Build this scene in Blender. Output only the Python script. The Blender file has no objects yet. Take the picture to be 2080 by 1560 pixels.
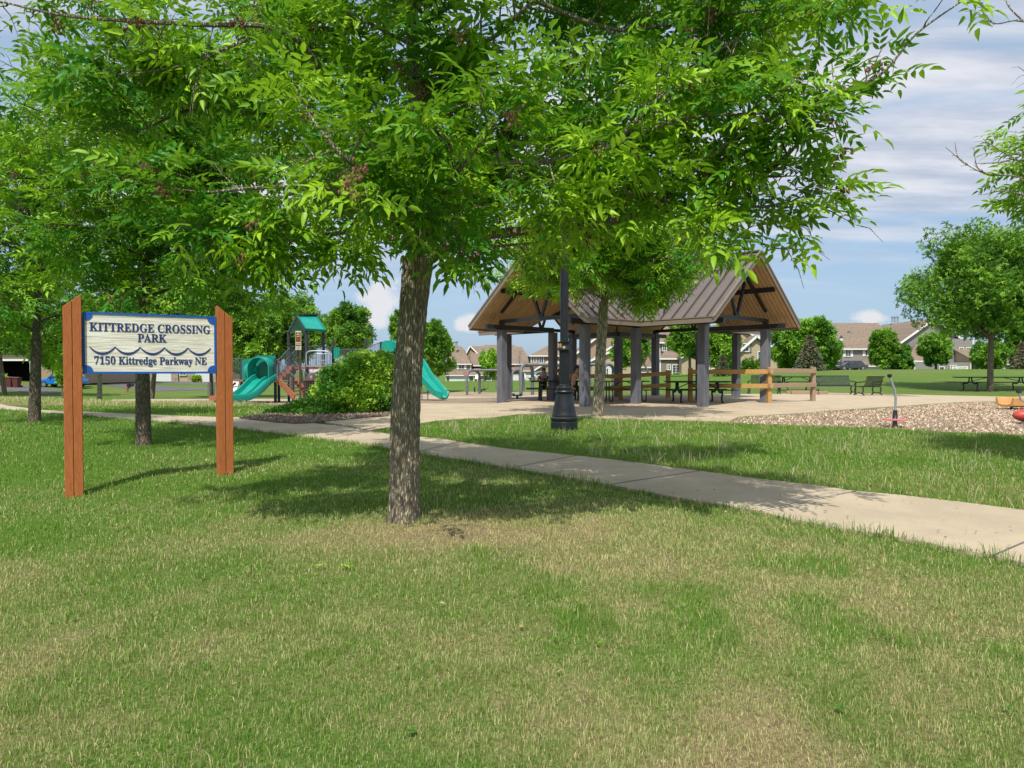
import bpy, bmesh, math, random
import numpy as np
from mathutils import Vector, Matrix
SC = bpy.context.scene
COL = SC.collection
rnd = random.Random(7)
R = math.radians
# ---------------------------------------------------------------- camera
FPX, CX, CY, CAMZ, HOR = 1400.0, 1040.0, 780.0, 1.2, 752.0
TILT = math.atan((CY - HOR) / FPX)
cam = bpy.data.cameras.new('camera'); cam.sensor_width = 36; cam.lens = FPX / 2080 * 36
cam.clip_start = 0.05; cam.clip_end = 3000
camo = bpy.data.objects.new('camera', cam); COL.objects.link(camo)
camo.location = (0, 0, CAMZ); camo.rotation_euler = (math.pi / 2 - TILT, 0, 0)
SC.camera = camo
# ---------------------------------------------------------------- light
SUN_EL, SUN_AZ = R(56), (-0.22, -1.0)      # towards the sun, horizontally: behind the camera, a little left
SUN_STR, SKY_STR, EXPO = 3.05, 0.15, 0.70
SC.view_settings.view_transform = 'Standard'; SC.view_settings.look = 'None'
SC.view_settings.exposure = EXPO; SC.view_settings.gamma = 1
sd = Vector((SUN_AZ[0], SUN_AZ[1], 0)).normalized() * math.cos(SUN_EL) + Vector((0, 0, math.sin(SUN_EL)))
sl = bpy.data.lights.new('sun', 'SUN'); sl.energy = SUN_STR; sl.angle = R(0.6); sl.color = (1, .95, .86)
so = bpy.data.objects.new('sun', sl); COL.objects.link(so); so.rotation_euler = sd.to_track_quat('Z', 'Y').to_euler()
so.location = (0, -20, 40)
W = bpy.data.worlds.new('World'); SC.world = W; W.use_nodes = True
nt = W.node_tree; nt.nodes.clear()
def N(nt, typ, **kw):
    n = nt.nodes.new(typ)
    for k, v in kw.items():
        if k.startswith('i_'):
            key = k[2:]; key = int(key) if key.isdigit() else key.replace('_', ' ')
            n.inputs[key].default_value = v
        else: setattr(n, k, v)
    return n
def mth(nt, op, a, b=None, c=None, clamp=False):
    n = nt.nodes.new('ShaderNodeMath'); n.operation = op; n.use_clamp = clamp
    for i, x in enumerate((a, b, c)):
        if x is None: continue
        if isinstance(x, (int, float)): n.inputs[i].default_value = x
        else: nt.links.new(x, n.inputs[i])
    return n.outputs[0]
def mixc(nt, f, a, b, mode='MIX'):
    n = nt.nodes.new('ShaderNodeMix'); n.data_type = 'RGBA'; n.blend_type = mode
    for i, x in ((0, f), (6, a), (7, b)):
        if isinstance(x, (int, float)): n.inputs[i].default_value = x
        elif isinstance(x, (tuple, list)): n.inputs[i].default_value = (*x[:3], 1)
        else: nt.links.new(x, n.inputs[i])
    return n.outputs[2]
def ramp(nt, x, a, b):
    n = nt.nodes.new('ShaderNodeMapRange'); n.interpolation_type = 'SMOOTHSTEP'
    nt.links.new(x, n.inputs[0]); n.inputs[1].default_value = a; n.inputs[2].default_value = b
    return n.outputs[0]
def noise(nt, vec, scale, detail=4, rough=.55, dist=0.):
    n = nt.nodes.new('ShaderNodeTexNoise'); nt.links.new(vec, n.inputs['Vector'])
    n.inputs['Scale'].default_value = scale; n.inputs['Detail'].default_value = detail
    n.inputs['Roughness'].default_value = rough; n.inputs['Distortion'].default_value = dist
    return n.outputs['Fac']
def mapping(nt, vec, scale=(1, 1, 1), rot=(0, 0, 0), loc=(0, 0, 0)):
    n = nt.nodes.new('ShaderNodeMapping'); nt.links.new(vec, n.inputs[0])
    n.inputs['Scale'].default_value = scale; n.inputs['Rotation'].default_value = rot; n.inputs['Location'].default_value = loc
    return n.outputs[0]
sky = N(nt, 'ShaderNodeTexSky', sky_type='NISHITA', sun_disc=False)
sky.sun_elevation = SUN_EL; sky.sun_rotation = math.atan2(SUN_AZ[0], SUN_AZ[1]) % (2 * math.pi)
sky.air_density = 1.0; sky.dust_density = 1.5; sky.ozone_density = 2.5
tc = N(nt, 'ShaderNodeTexCoord'); gen = tc.outputs['Generated']
sep = N(nt, 'ShaderNodeSeparateXYZ'); nt.links.new(gen, sep.inputs[0])
zz = mth(nt, 'ADD', mth(nt, 'MAXIMUM', sep.outputs[2], 0.0), 0.12)
cmb = N(nt, 'ShaderNodeCombineXYZ')
nt.links.new(mth(nt, 'DIVIDE', sep.outputs[0], zz), cmb.inputs[0]); nt.links.new(mth(nt, 'DIVIDE', sep.outputs[1], zz), cmb.inputs[1])
cv = mapping(nt, cmb.outputs[0], scale=(.75, 2.1, 1), rot=(0, 0, R(18)), loc=(3.3, 1.6, 0))
n1 = noise(nt, cv, 1.15, 9, .56, .5)
n2 = noise(nt, mapping(nt, cmb.outputs[0], scale=(.5, .9, 1), loc=(2.0, .3, 0)), .7, 3, .5)
cm = ramp(nt, mth(nt, 'ADD', n1, mth(nt, 'MULTIPLY', mth(nt, 'SUBTRACT', n2, .5), .9)), .32, .57)
shade = ramp(nt, noise(nt, cv, 2.3, 7, .6), .3, .72)
def blob(dx, dy, dz, w, h, seed):
    d = Vector((dx, dy, dz)).normalized()
    a = mth(nt, 'DIVIDE', mth(nt, 'SUBTRACT', sep.outputs[0], d.x), w)
    b = mth(nt, 'DIVIDE', mth(nt, 'SUBTRACT', sep.outputs[2], d.z), h)
    rr = mth(nt, 'SQRT', mth(nt, 'ADD', mth(nt, 'MULTIPLY', a, a), mth(nt, 'MULTIPLY', b, b)))
    nn = noise(nt, mapping(nt, gen, loc=(seed, 0, 0)), 22, 6, .6)
    rr = mth(nt, 'ADD', rr, mth(nt, 'MULTIPLY', mth(nt, 'SUBTRACT', nn, .5), 2.2))
    f = mth(nt, 'SUBTRACT', 1.0, ramp(nt, rr, .5, 1.0))
    return mth(nt, 'MULTIPLY', f, ramp(nt, sep.outputs[1], 0, .1))
bl = None
for bx, by, bw, bh, sdn in ((778, 612, .032, .034, 1.3), (752, 645, .034, .018, 5.1), (1768, 648, .024, .013, 2.7), (950, 660, .02, .016, 9.0), (500, 420, .09, .10, 4.1), (250, 330, .12, .08, 7.7)):
    bb = blob((bx - CX) / FPX, 1, (HOR - by) / FPX, bw, bh, sdn)
    bl = bb if bl is None else mth(nt, 'MAXIMUM', bl, bb)
SKY_SAT = mixc(nt, .80, sky.outputs[0], (1.35, 1.95, 2.7))
ccol = mixc(nt, shade, (2.05, 2.3, 2.8), (3.7, 3.65, 3.8))
sk = mixc(nt, mth(nt, 'MULTIPLY', cm, mth(nt, 'MULTIPLY', ramp(nt, sep.outputs[2], .07, .24), .85)), SKY_SAT, ccol)
sk = mixc(nt, mth(nt, 'MULTIPLY', bl, .68), sk, (3.9, 3.65, 3.55))
bg = N(nt, 'ShaderNodeBackground', i_Strength=SKY_STR)
nt.links.new(sk, bg.inputs[0])
wo = N(nt, 'ShaderNodeOutputWorld'); nt.links.new(bg.outputs[0], wo.inputs[0])
SC.cycles.max_bounces = 7; SC.cycles.transparent_max_bounces = 8
SC.cycles.use_denoising = True
# ---------------------------------------------------------------- helpers: pixels of the survey -> points
def at(px, py, Y):
    dx, dv = (px - CX) / FPX, -(py - CY) / FPX
    ct, st = math.cos(TILT), math.sin(TILT)
    fy, fz = ct + dv * st, -st + dv * ct
    s = Y / fy
    return Vector((dx * s, Y, CAMZ + fz * s))
CTRL = [(0,0,-.38),(0,-9,-.6),(-7,0,-.5),(7,0,-.35),(0,4,-.24),(3.5,4.5,-.14),(-.95,5.8,-.12),(-4.9,7.87,-.25),(-3.7,8.7,-.10),(4,8,-.05),
 (0,12,0),(-6.3,11.9,-.06),(-11,15.9,-.03),(0,17,0),(8,14,0),(12,16,0),(-3,24,-.01),(3,22,0),(5,26,0),(9,24,0),(5,32,0),(16,33,0),(27,39,0),(12,39,.02),
 (-9.5,30,-.22),(-17,22,-.02),(-17,49,-.85),(1.2,54,-.75),(-3.9,68,-1.15),(-43,77,-1.2),(-62,85,-.1),(-75,110,-.3),(-55,110,-.6),(20,60,.85),(42,60,1.0),
 (30,90,.9),(60,120,.9),(12,60,.4),(50,30,.2),(-15,120,-.8),(-8,170,-1.6),(12,170,-1.4),(25,110,.2),(-300,300,0),(300,300,0),(0,400,0),(-40,-40,-1),(40,-40,-.8),
 (-300,-100,-1),(300,-100,-.5),(600,600,0),(-600,600,0),(-30,30,-.1),(-35,50,-.9)]
CP = np.array(CTRL, float)
def _U(r2): return np.where(r2 > 1e-12, r2 * np.log(np.maximum(r2, 1e-12)) * .5, 0)
_n = len(CP); _d = ((CP[:, None, :2] - CP[None, :, :2]) ** 2).sum(-1)
_A = np.zeros((_n + 3, _n + 3)); _A[:_n, :_n] = _U(_d) + np.eye(_n) * 2.0
_A[:_n, _n] = 1; _A[:_n, _n+1:] = CP[:, :2]; _A[_n, :_n] = 1; _A[_n+1:, :_n] = CP[:, :2].T
_w = np.linalg.solve(_A, np.concatenate([CP[:, 2], [0, 0, 0]]))
def Tn(x, y):
    x = np.asarray(x, float); y = np.asarray(y, float)
    sh = x.shape; x = x.ravel(); y = y.ravel(); out = np.zeros_like(x)
    for i in range(0, len(x), 50000):
        xx, yy = x[i:i+50000], y[i:i+50000]
        r2 = (xx[:, None] - CP[None, :, 0]) ** 2 + (yy[:, None] - CP[None, :, 1]) ** 2
        out[i:i+50000] = _U(r2) @ _w[:_n] + _w[_n] + _w[_n+1] * xx + _w[_n+2] * yy
    return out.reshape(sh)
def T(x, y): return float(Tn([x], [y])[0])
def gp(px, py):
    z = 0.
    d = at(px, py, 1.0) - Vector((0, 0, CAMZ))
    for _ in range(40):
        s = min((z - CAMZ) / d.z if d.z < -1e-5 else 300, 300)
        p = d * s
        z = .5 * z + .5 * T(p.x, p.y)
    return Vector((p.x, p.y, T(p.x, p.y)))
# ---------------------------------------------------------------- helpers: things and meshes
def tag(o, label=None, cat=None, group=None, kind=None):
    if label: o['label'] = label
    if cat: o['category'] = cat
    if group: o['group'] = group
    if kind: o['kind'] = kind
    return o
def thing(name, label, cat, loc=(0, 0, 0), rz=0., group=None):
    o = bpy.data.objects.new(name, None); COL.objects.link(o)
    o.location = loc; o.rotation_euler = (0, 0, rz); o.empty_display_size = .2
    return tag(o, label, cat, group)
def dup(root, loc=None, rz=None, label=None, scale=None):
    r = root.copy(); COL.objects.link(r)
    if loc is not None: r.location = loc
    if rz is not None: r.rotation_euler = (0, 0, rz)
    if label: r['label'] = label
    if scale: r.scale = scale
    for ch in [o for o in bpy.data.objects if o.parent == root]:
        c = ch.copy(); COL.objects.link(c); c.parent = r
        for g in [o for o in bpy.data.objects if o.parent == ch]:
            d = g.copy(); COL.objects.link(d); d.parent = c
    return r
def wmat(o):
    m = Matrix.Identity(4)
    while o is not None:
        m = Matrix.Translation(o.location) @ o.rotation_euler.to_matrix().to_4x4() @ m; o = o.parent
    return m
class MB:
    def __init__(s): s.v = []; s.f = []
    def add(s, vs, fs):
        k = len(s.v); s.v += [Vector(v) for v in vs]; s.f += [tuple(i + k for i in f) for f in fs]; return s
    def box(s, c, size, rz=0., M=None):
        x, y, z = [d / 2 for d in size]
        vs = [Vector((a * x, b * y, e * z)) for e in (-1, 1) for b in (-1, 1) for a in (-1, 1)]
        m = M if M is not None else Matrix.Rotation(rz, 3, 'Z')
        return s.add([m @ v + Vector(c) for v in vs], [(0,2,3,1),(4,5,7,6),(0,1,5,4),(2,6,7,3),(0,4,6,2),(1,3,7,5)])
    def bar(s, p, q, w, h=None, up=(0, 0, 1)):
        p, q = Vector(p), Vector(q); h = h or w; d = (q - p); L = d.length; d.normalize()
        u = Vector(up); side = d.cross(u)
        if side.length < 1e-3: side = d.cross(Vector((0, 1, 0)))
        side.normalize(); u = side.cross(d)
        m = Matrix((side, d, u)).transposed()
        return s.box((p + q) / 2, (w, L, h), M=m)
    def tube(s, pts, r, n=8, cap=True, flat=1.0):
        pts = [Vector(p) for p in pts]; m = len(pts)
        rs = list(r) if hasattr(r, '__len__') else [r] * m
        t = [(pts[min(i+1, m-1)] - pts[max(i-1, 0)]).normalized() for i in range(m)]
        u = t[0].orthogonal().normalized()
        if abs(t[0].z) > .9: u = Vector((1, 0, 0)); u = (u - t[0] * u.dot(t[0])).normalized()
        vs = []
        for i in range(m):
            u = (u - t[i] * u.dot(t[i])).normalized(); w = t[i].cross(u)
            for k in range(n):
                a = 2 * math.pi * k / n
                vs.append(pts[i] + (u * math.cos(a) + w * math.sin(a) * flat) * rs[i])
        fs = [(i*n+k, i*n+(k+1) % n, (i+1)*n+(k+1) % n, (i+1)*n+k) for i in range(m-1) for k in range(n)]
        if cap: fs += [tuple(reversed(range(n))), tuple(range((m-1)*n, m*n))]
        return s.add(vs, fs)
    def lathe(s, prof, c=(0, 0, 0), n=24, flute=None):
        vs = []; c = Vector(c)
        for i, (r, z) in enumerate(prof):
            for k in range(n):
                a = 2 * math.pi * k / n; rr = r
                if flute and flute[0] <= z <= flute[1] and k % 2: rr = r * flute[2]
                vs.append(c + Vector((rr * math.cos(a), rr * math.sin(a), z)))
        m = len(prof)
        fs = [(i*n+k, i*n+(k+1) % n, (i+1)*n+(k+1) % n, (i+1)*n+k) for i in range(m-1) for k in range(n)]
        fs += [tuple(reversed(range(n))), tuple(range((m-1)*n, m*n))]
        return s.add(vs, fs)
    def prism(s, poly, ext):
        poly = [Vector(p) for p in poly]; e = Vector(ext); n = len(poly)
        return s.add(poly + [p + e for p in poly], [tuple(reversed(range(n))), tuple(range(n, 2*n))] + [(i, (i+1) % n, n+(i+1) % n, n+i) for i in range(n)])
    def ball(s, c, r, n=12, m=8):
        r = Vector(r) if hasattr(r, '__len__') else Vector((r, r, r)); c = Vector(c); vs = []
        for i in range(m + 1):
            a = math.pi * i / m
            for k in range(n):
                b = 2 * math.pi * k / n
                vs.append(c + Vector((math.sin(a) * math.cos(b) * r.x, math.sin(a) * math.sin(b) * r.y, math.cos(a) * r.z)))
        return s.add(vs, [(i*n+k, (i+1)*n+k, (i+1)*n+(k+1) % n, i*n+(k+1) % n) for i in range(m) for k in range(n)])
    def build(s, name, mat, parent=None, world=False, smooth=False, bevel=0., recalc=True):
        me = bpy.data.meshes.new(name)
        vs = s.v
        if world and parent is not None:
            im = wmat(parent).inverted(); vs = [im @ v for v in vs]
        me.from_pydata([tuple(v) for v in vs], [], s.f)
        if recalc:
            bm = bmesh.new(); bm.from_mesh(me); bmesh.ops.recalc_face_normals(bm, faces=bm.faces)
            if bevel: bmesh.ops.bevel(bm, geom=[e for e in bm.edges if len(e.link_faces) == 2 and e.calc_face_angle(0) > .6], offset=bevel, segments=1, affect='EDGES', profile=.5)
            bm.to_mesh(me); bm.free()
        me.materials.append(mat)
        if smooth:
            me.polygons.foreach_set('use_smooth', [True] * len(me.polygons))
            me.set_sharp_from_angle(angle=R(42))
        o = bpy.data.objects.new(name, me); COL.objects.link(o)
        if parent is not None: o.parent = parent
        return o
def npmesh(name, V, F, mat, attr=None, parent=None, smooth=False, nside=3):
    me = bpy.data.meshes.new(name); V = np.asarray(V, np.float32); F = np.asarray(F, np.int32)
    me.vertices.add(len(V)); me.vertices.foreach_set('co', V.ravel())
    me.loops.add(F.size); me.loops.foreach_set('vertex_index', F.ravel())
    me.polygons.add(len(F)); me.polygons.foreach_set('loop_start', np.arange(0, F.size, nside, dtype=np.int32))
    me.polygons.foreach_set('loop_total', np.full(len(F), nside, np.int32))
    if smooth: me.polygons.foreach_set('use_smooth', np.ones(len(F), bool))
    me.update(calc_edges=True)
    if attr:
        for k, a in attr.items():
            at_ = me.attributes.new(k, 'FLOAT', 'POINT'); at_.data.foreach_set('value', np.asarray(a, np.float32))
    me.materials.append(mat)
    o = bpy.data.objects.new(name, me); COL.objects.link(o)
    if parent is not None: o.parent = parent
    return o
# value noise in numpy, used for where grass is dry
_g = np.random.default_rng(3).random((256, 256))
def vn(x, y, s, o=0):
    x = np.asarray(x) * s + 40.3 + o; y = np.asarray(y) * s + 17.7 + o
    xi = np.floor(x).astype(int); yi = np.floor(y).astype(int); fx = x - xi; fy = y - yi
    fx = fx*fx*(3-2*fx); fy = fy*fy*(3-2*fy); g = lambda a, b: _g[a % 256, b % 256]
    return (g(xi, yi)*(1-fx)+g(xi+1, yi)*fx)*(1-fy)+(g(xi, yi+1)*(1-fx)+g(xi+1, yi+1)*fx)*fy
# ---------------------------------------------------------------- materials
def newmat(name):
    m = bpy.data.materials.new(name); m.use_nodes = True; t = m.node_tree
    b = t.nodes['Principled BSDF']; c = t.nodes.new('ShaderNodeTexCoord')
    return m, t, b, c.outputs['Object']
def bump(t, b, h, strength=.3, dist=.01):
    n = t.nodes.new('ShaderNodeBump'); n.inputs['Strength'].default_value = strength; n.inputs['Distance'].default_value = dist
    t.links.new(h, n.inputs['Height']); t.links.new(n.outputs[0], b.inputs['Normal'])
def pm(name, col, rough=.6, var=.12, scale=6, metal=0., bmp=0., spec=.4, coat=0., stretch=(1, 1, 1), col2=None, bscale=None):
    m, t, b, o = newmat(name); v = mapping(t, o, scale=stretch)
    n = noise(t, v, scale, 6, .6); f = ramp(t, n, .3, .7)
    lo = tuple(c * (1 - var) for c in col) if col2 is None else col2
    hi = tuple(min(1, c * (1 + var)) for c in col) if col2 is None else col
    t.links.new(mixc(t, f, lo, hi), b.inputs['Base Color'])
    b.inputs['Roughness'].default_value = rough; b.inputs['Metallic'].default_value = metal
    b.inputs['Specular IOR Level'].default_value = spec; b.inputs['Coat Weight'].default_value = coat
    if bmp: bump(t, b, noise(t, v, bscale or scale * 4, 5, .6), bmp, .01)
    return m
def leafmat(name, dark, light, trans=.35, rough=.45):
    m, t, b, o = newmat(name)
    a = N(t, 'ShaderNodeAttribute', attribute_name='tone')
    c = mixc(t, ramp(t, a.outputs['Fac'], 0, 1), dark, light)
    t.links.new(c, b.inputs['Base Color']); b.inputs['Roughness'].default_value = rough; b.inputs['Specular IOR Level'].default_value = .35
    tr = t.nodes.new('ShaderNodeBsdfTranslucent'); c2 = mixc(t, .5, c, (.34, .58, .03) if 'leaf' in name or 'blade' in name else light); t.links.new(c2, tr.inputs[0])
    mx = t.nodes.new('ShaderNodeMixShader'); mx.inputs[0].default_value = trans
    t.links.new(b.outputs[0], mx.inputs[1]); t.links.new(tr.outputs[0], mx.inputs[2])
    t.links.new(mx.outputs[0], t.nodes['Material Output'].inputs[0]); return m
M = {}
M['leaf_ash'] = leafmat('ash_leaf', (.04, .21, .010), (.44, .70, .03))
M['leaf_far'] = leafmat('far_leaf', (.018, .11, .008), (.26, .50, .035), .2, .6)
M['leaf_shrub'] = leafmat('shrub_leaf', (.03, .15, .01), (.42, .64, .06), .22)
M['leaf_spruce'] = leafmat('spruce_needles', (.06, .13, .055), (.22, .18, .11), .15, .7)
M['leaf_spruce_brown'] = leafmat('spruce_browned', (.09, .075, .04), (.19, .15, .08), .15, .7)
M['grass'] = leafmat('grass_blade', (.13, .27, .028), (.66, .57, .30), .3, .65)
M['seed'] = leafmat('seed_stalk', (.30, .32, .12), (.70, .62, .42), .25, .7)
def barkmat(name, c1, c2, sc=1.):
    m, t, b, o = newmat(name); nz = t.nodes.new('ShaderNodeTexNoise'); t.links.new(o, nz.inputs['Vector']); nz.inputs['Scale'].default_value = 9 * sc; nz.inputs['Detail'].default_value = 3
    w = t.nodes.new('ShaderNodeVectorMath'); w.operation = 'MULTIPLY_ADD'; t.links.new(nz.outputs['Color'], w.inputs[0]); w.inputs[1].default_value = (.035, .035, .10); t.links.new(o, w.inputs[2])
    v = mapping(t, w.outputs[0], scale=(1, 1, .15)); vo = t.nodes.new('ShaderNodeTexVoronoi'); vo.feature = 'DISTANCE_TO_EDGE'; vo.inputs['Scale'].default_value = 58 * sc; t.links.new(v, vo.inputs['Vector'])
    n = noise(t, mapping(t, o, scale=(1, 1, .5)), 60, 4, .7); n2 = noise(t, o, 5, 5, .65)
    h = ramp(t, vo.outputs['Distance'], .0, .34)
    c = mixc(t, h, tuple(x * .17 for x in c1), c1); c = mixc(t, mth(t, 'MULTIPLY', n, .6), c, tuple(x * .45 for x in c1))
    c = mixc(t, mth(t, 'MULTIPLY', ramp(t, n2, .52, .68), h), c, c2)
    t.links.new(c, b.inputs['Base Color']); b.inputs['Roughness'].default_value = .9; b.inputs['Specular IOR Level'].default_value = .2
    bump(t, b, mth(t, 'ADD', h, mth(t, 'MULTIPLY', n, .4)), 1., .014); return m
M['bark'] = barkmat('ash_bark', (.60, .52, .38), (.72, .60, .38))
M['bark_dark'] = barkmat('dark_ash_bark', (.33, .28, .20), (.44, .36, .24))
M['bark_pale'] = barkmat('pale_bark', (.66, .58, .43), (.24, .21, .14), .5)
M['bark_far'] = pm('far_bark', (.16, .13, .10), .9, .3, 12)
def lawnmat():
    m, t, b, o = newmat('lawn')
    n = noise(t, o, 40, 6, .7); n2 = noise(t, o, .35, 5, .6, .5); n3 = noise(t, o, 6, 5, .65)
    g = mixc(t, ramp(t, n, .25, .75), (.035, .09, .012), (.15, .26, .04))
    s = mixc(t, ramp(t, n, .25, .75), (.11, .085, .04), (.36, .29, .16))
    a = N(t, 'ShaderNodeAttribute', attribute_name='dry')
    f = mth(t, 'ADD', a.outputs['Fac'], mth(t, 'MULTIPLY', mth(t, 'SUBTRACT', n3, .5), 1.1))
    f = mth(t, 'ADD', f, mth(t, 'MULTIPLY', mth(t, 'SUBTRACT', n2, .5), .5))
    t.links.new(mixc(t, ramp(t, f, .05, .95), g, s), b.inputs['Base Color'])
    b.inputs['Roughness'].default_value = .95; b.inputs['Specular IOR Level'].default_value = .1
    bump(t, b, n, .8, .03); return m
M['lawn'] = lawnmat()
def concmat(name, col, joints=0):
    m, t, b, o = newmat(name)
    n = noise(t, o, 1.1, 6, .65); n2 = noise(t, o, 60, 4, .7); n3 = noise(t, mapping(t, o, scale=(3, 40, 3), rot=(0, 0, .6)), 3, 4, .6)
    c = mixc(t, ramp(t, n, .3, .7), tuple(x * .84 for x in col), tuple(x * 1.06 for x in col))
    c = mixc(t, mth(t, 'MULTIPLY', ramp(t, n2, .45, .75), .35), c, tuple(x * .6 for x in col))
    c = mixc(t, mth(t, 'MULTIPLY', ramp(t, n3, .5, .8), .18), c, tuple(x * .75 for x in col))
    t.links.new(c, b.inputs['Base Color']); b.inputs['Roughness'].default_value = .88; b.inputs['Specular IOR Level'].default_value = .2
    bump(t, b, n2, .25, .004); return m
M['conc'] = concmat('sidewalk_concrete', (.47, .39, .28))
M['plaza'] = concmat('plaza_concrete', (.49, .40, .28))
M['asph'] = concmat('driveway_asphalt', (.14, .135, .135))
def mulchmat(name, a, b_, c):
    m, t, b, o = newmat(name)
    v = t.nodes.new('ShaderNodeTexVoronoi'); v.inputs['Scale'].default_value = 62; v.inputs['Randomness'].default_value = 1
    t.links.new(mapping(t, o, scale=(1, 1.6, 1), rot=(0, 0, .4)), v.inputs['Vector'])
    sp = N(t, 'ShaderNodeSeparateColor'); t.links.new(v.outputs['Color'], sp.inputs[0])
    col = mixc(t, sp.outputs[0], a, b_); col = mixc(t, ramp(t, sp.outputs[1], .72, .9), col, c)
    col = mixc(t, mth(t, 'MULTIPLY', ramp(t, v.outputs['Distance'], .3, .7), .6), col, tuple(x * .35 for x in a))
    t.links.new(col, b.inputs['Base Color']); b.inputs['Roughness'].default_value = .9; b.inputs['Specular IOR Level'].default_value = .1
    bump(t, b, v.outputs['Distance'], .9, .03); return m
M['mulch'] = mulchmat('wood_chips', (.44, .33, .225), (.60, .47, .34), (.70, .58, .45))
M['mulch_dark'] = mulchmat('bed_mulch', (.20, .145, .105), (.36, .27, .20), (.48, .39, .3))
def woodmat(name, c1, c2, sc=(1, 1, 1), rough=.75):
    m, t, b, o = newmat(name); v = mapping(t, o, scale=sc)
    n = noise(t, v, 7, 7, .65, 1.5); n2 = noise(t, o, 2, 3, .5)
    c = mixc(t, ramp(t, n, .3, .7), c1, c2); c = mixc(t, mth(t, 'MULTIPLY', n2, .25), c, tuple(x * .5 for x in c1))
    t.links.new(c, b.inputs['Base Color']); b.inputs['Roughness'].default_value = rough; b.inputs['Specular IOR Level'].default_value = .25
    bump(t, b, n, .35, .006); return m
M['sign_post'] = woodmat('stained_post', (.36, .105, .03), (.52, .18, .06), (10, 10, .7))
M['new_wood'] = woodmat('new_timber', (.42, .24, .07), (.58, .37, .13), (4, 4, 4))
M['old_wood'] = woodmat('weathered_timber', (.27, .19, .12), (.44, .33, .22), (4, 4, 4))
M['table_wood'] = woodmat('table_wood', (.16, .09, .05), (.26, .15, .09), (4, 4, 4))
def panelmat():
    m, t, b, o = newmat('sandblasted_board'); 
    v = mapping(t, o, scale=(1.6, 1, 34)); n = noise(t, v, 1.6, 6, .6, 1.1)
    v2 = mapping(t, o, scale=(.9, 1, 60)); n2 = noise(t, v2, 1.2, 4, .6, .6)
    c = mixc(t, ramp(t, n, .36, .60), (.60, .56, .46), (.86, .85, .78)); c = mixc(t, mth(t, 'MULTIPLY', ramp(t, n2, .6, .72), .7), c, (.22, .19, .14))
    t.links.new(c, b.inputs['Base Color']); b.inputs['Roughness'].default_value = .8; bump(t, b, n, .6, .008); return m
M['board'] = panelmat()
M['sign_blue'] = pm('sign_blue', (.012, .105, .42), .5, .1, 8)
M['sign_navy'] = pm('sign_navy', (.022, .045, .17), .5, .15, 30)
M['metal_roof'] = pm('standing_seam_metal', (.175, .145, .125), .42, .06, 2, metal=.25, spec=.5)
M['seam'] = pm('seam_metal', (.095, .08, .07), .5, .06, 2, metal=.2)
M['fascia'] = pm('fascia_metal', (.22, .175, .14), .5, .06, 3)
M['column'] = pm('grey_column', (.135, .14, .165), .8, .2, 4, bmp=.15, stretch=(1, 1, .35), bscale=40)
M['steel'] = pm('black_steel', (.022, .022, .026), .4, .2, 5, spec=.5)
def soffitmat():
    m, t, b, o = newmat('soffit_planks')
    sp = N(t, 'ShaderNodeSeparateXYZ'); t.links.new(o, sp.inputs[0])
    x = mth(t, 'MULTIPLY', sp.outputs[0], 7.0); fr = mth(t, 'FRACT', x); ix = mth(t, 'FLOOR', x)
    wn = N(t, 'ShaderNodeTexWhiteNoise', noise_dimensions='1D'); t.links.new(ix, wn.inputs['W'])
    n = noise(t, mapping(t, o, scale=(14, 1.2, 1)), 3, 6, .6, .8)
    c = mixc(t, wn.outputs['Value'], (.30, .17, .075), (.46, .29, .14)); c = mixc(t, ramp(t, n, .35, .7), c, (.52, .36, .19))
    g = mth(t, 'LESS_THAN', fr, .12); c = mixc(t, g, c, (.05, .03, .015))
    t.links.new(c, b.inputs['Base Color']); b.inputs['Roughness'].default_value = .6; return m
M['soffit'] = soffitmat()
M['cast'] = pm('black_cast_iron', (.013, .015, .02), .38, .3, 9, spec=.5, bmp=.06)
M['glass_white'] = pm('frosted_globe', (.75, .76, .74), .3, .05, 3)
M['yellow'] = pm('yellow_paint', (.62, .42, .03), .6, .1, 5)
M['dark_table'] = pm('dark_green_coated_metal', (.022, .028, .026), .5, .2, 12)
M['bench_metal'] = pm('bench_metal', (.035, .042, .05), .7, .2, 12, spec=.2)
M['pole_grey'] = pm('painted_pipe', (.13, .13, .15), .45, .12, 9)
M['galv'] = pm('coated_pipe', (.34, .38, .42), .4, .1, 9, metal=.3)
M['play_post'] = pm('play_post', (.032, .036, .048), .4, .12, 6)
M['play_rail'] = pm('play_railing', (.10, .13, .15), .4, .12, 6)
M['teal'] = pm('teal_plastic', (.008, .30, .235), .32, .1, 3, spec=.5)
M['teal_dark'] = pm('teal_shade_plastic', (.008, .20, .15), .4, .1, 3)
M['play_brown'] = pm('brown_deck', (.36, .13, .07), .6, .12, 8)
M['play_white'] = pm('play_panel', (.62, .6, .62), .5, .08, 8)
M['orange'] = pm('orange_plastic', (.56, .30, .11), .45, .12, 4)
M['red'] = pm('faded_red_plastic', (.46, .065, .045), .45, .2, 5)
M['pink'] = pm('faded_pink_plastic', (.60, .16, .19), .5, .15, 9)
M['sign_brown'] = pm('sign_brown', (.16, .055, .02), .5, .1, 9)
M['cream'] = pm('sign_cream', (.62, .56, .42), .5, .1, 9)
M['bin_brown'] = pm('bin_brown', (.085, .05, .045), .4, .15, 9)
M['stop_red'] = pm('stop_red', (.55, .03, .03), .4, .05, 9)
M['white'] = pm('white_paint', (.78, .78, .76), .5, .05, 9)
M['skin'] = pm('skin', (.50, .27, .19), .55, .1, 12)
M['hair'] = pm('brown_hair', (.05, .028, .015), .7, .3, 40)
M['black_cloth'] = pm('black_cloth', (.02, .02, .024), .85, .3, 20)
M['pink_cloth'] = pm('rose_cloth', (.42, .17, .17), .85, .2, 20)
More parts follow.
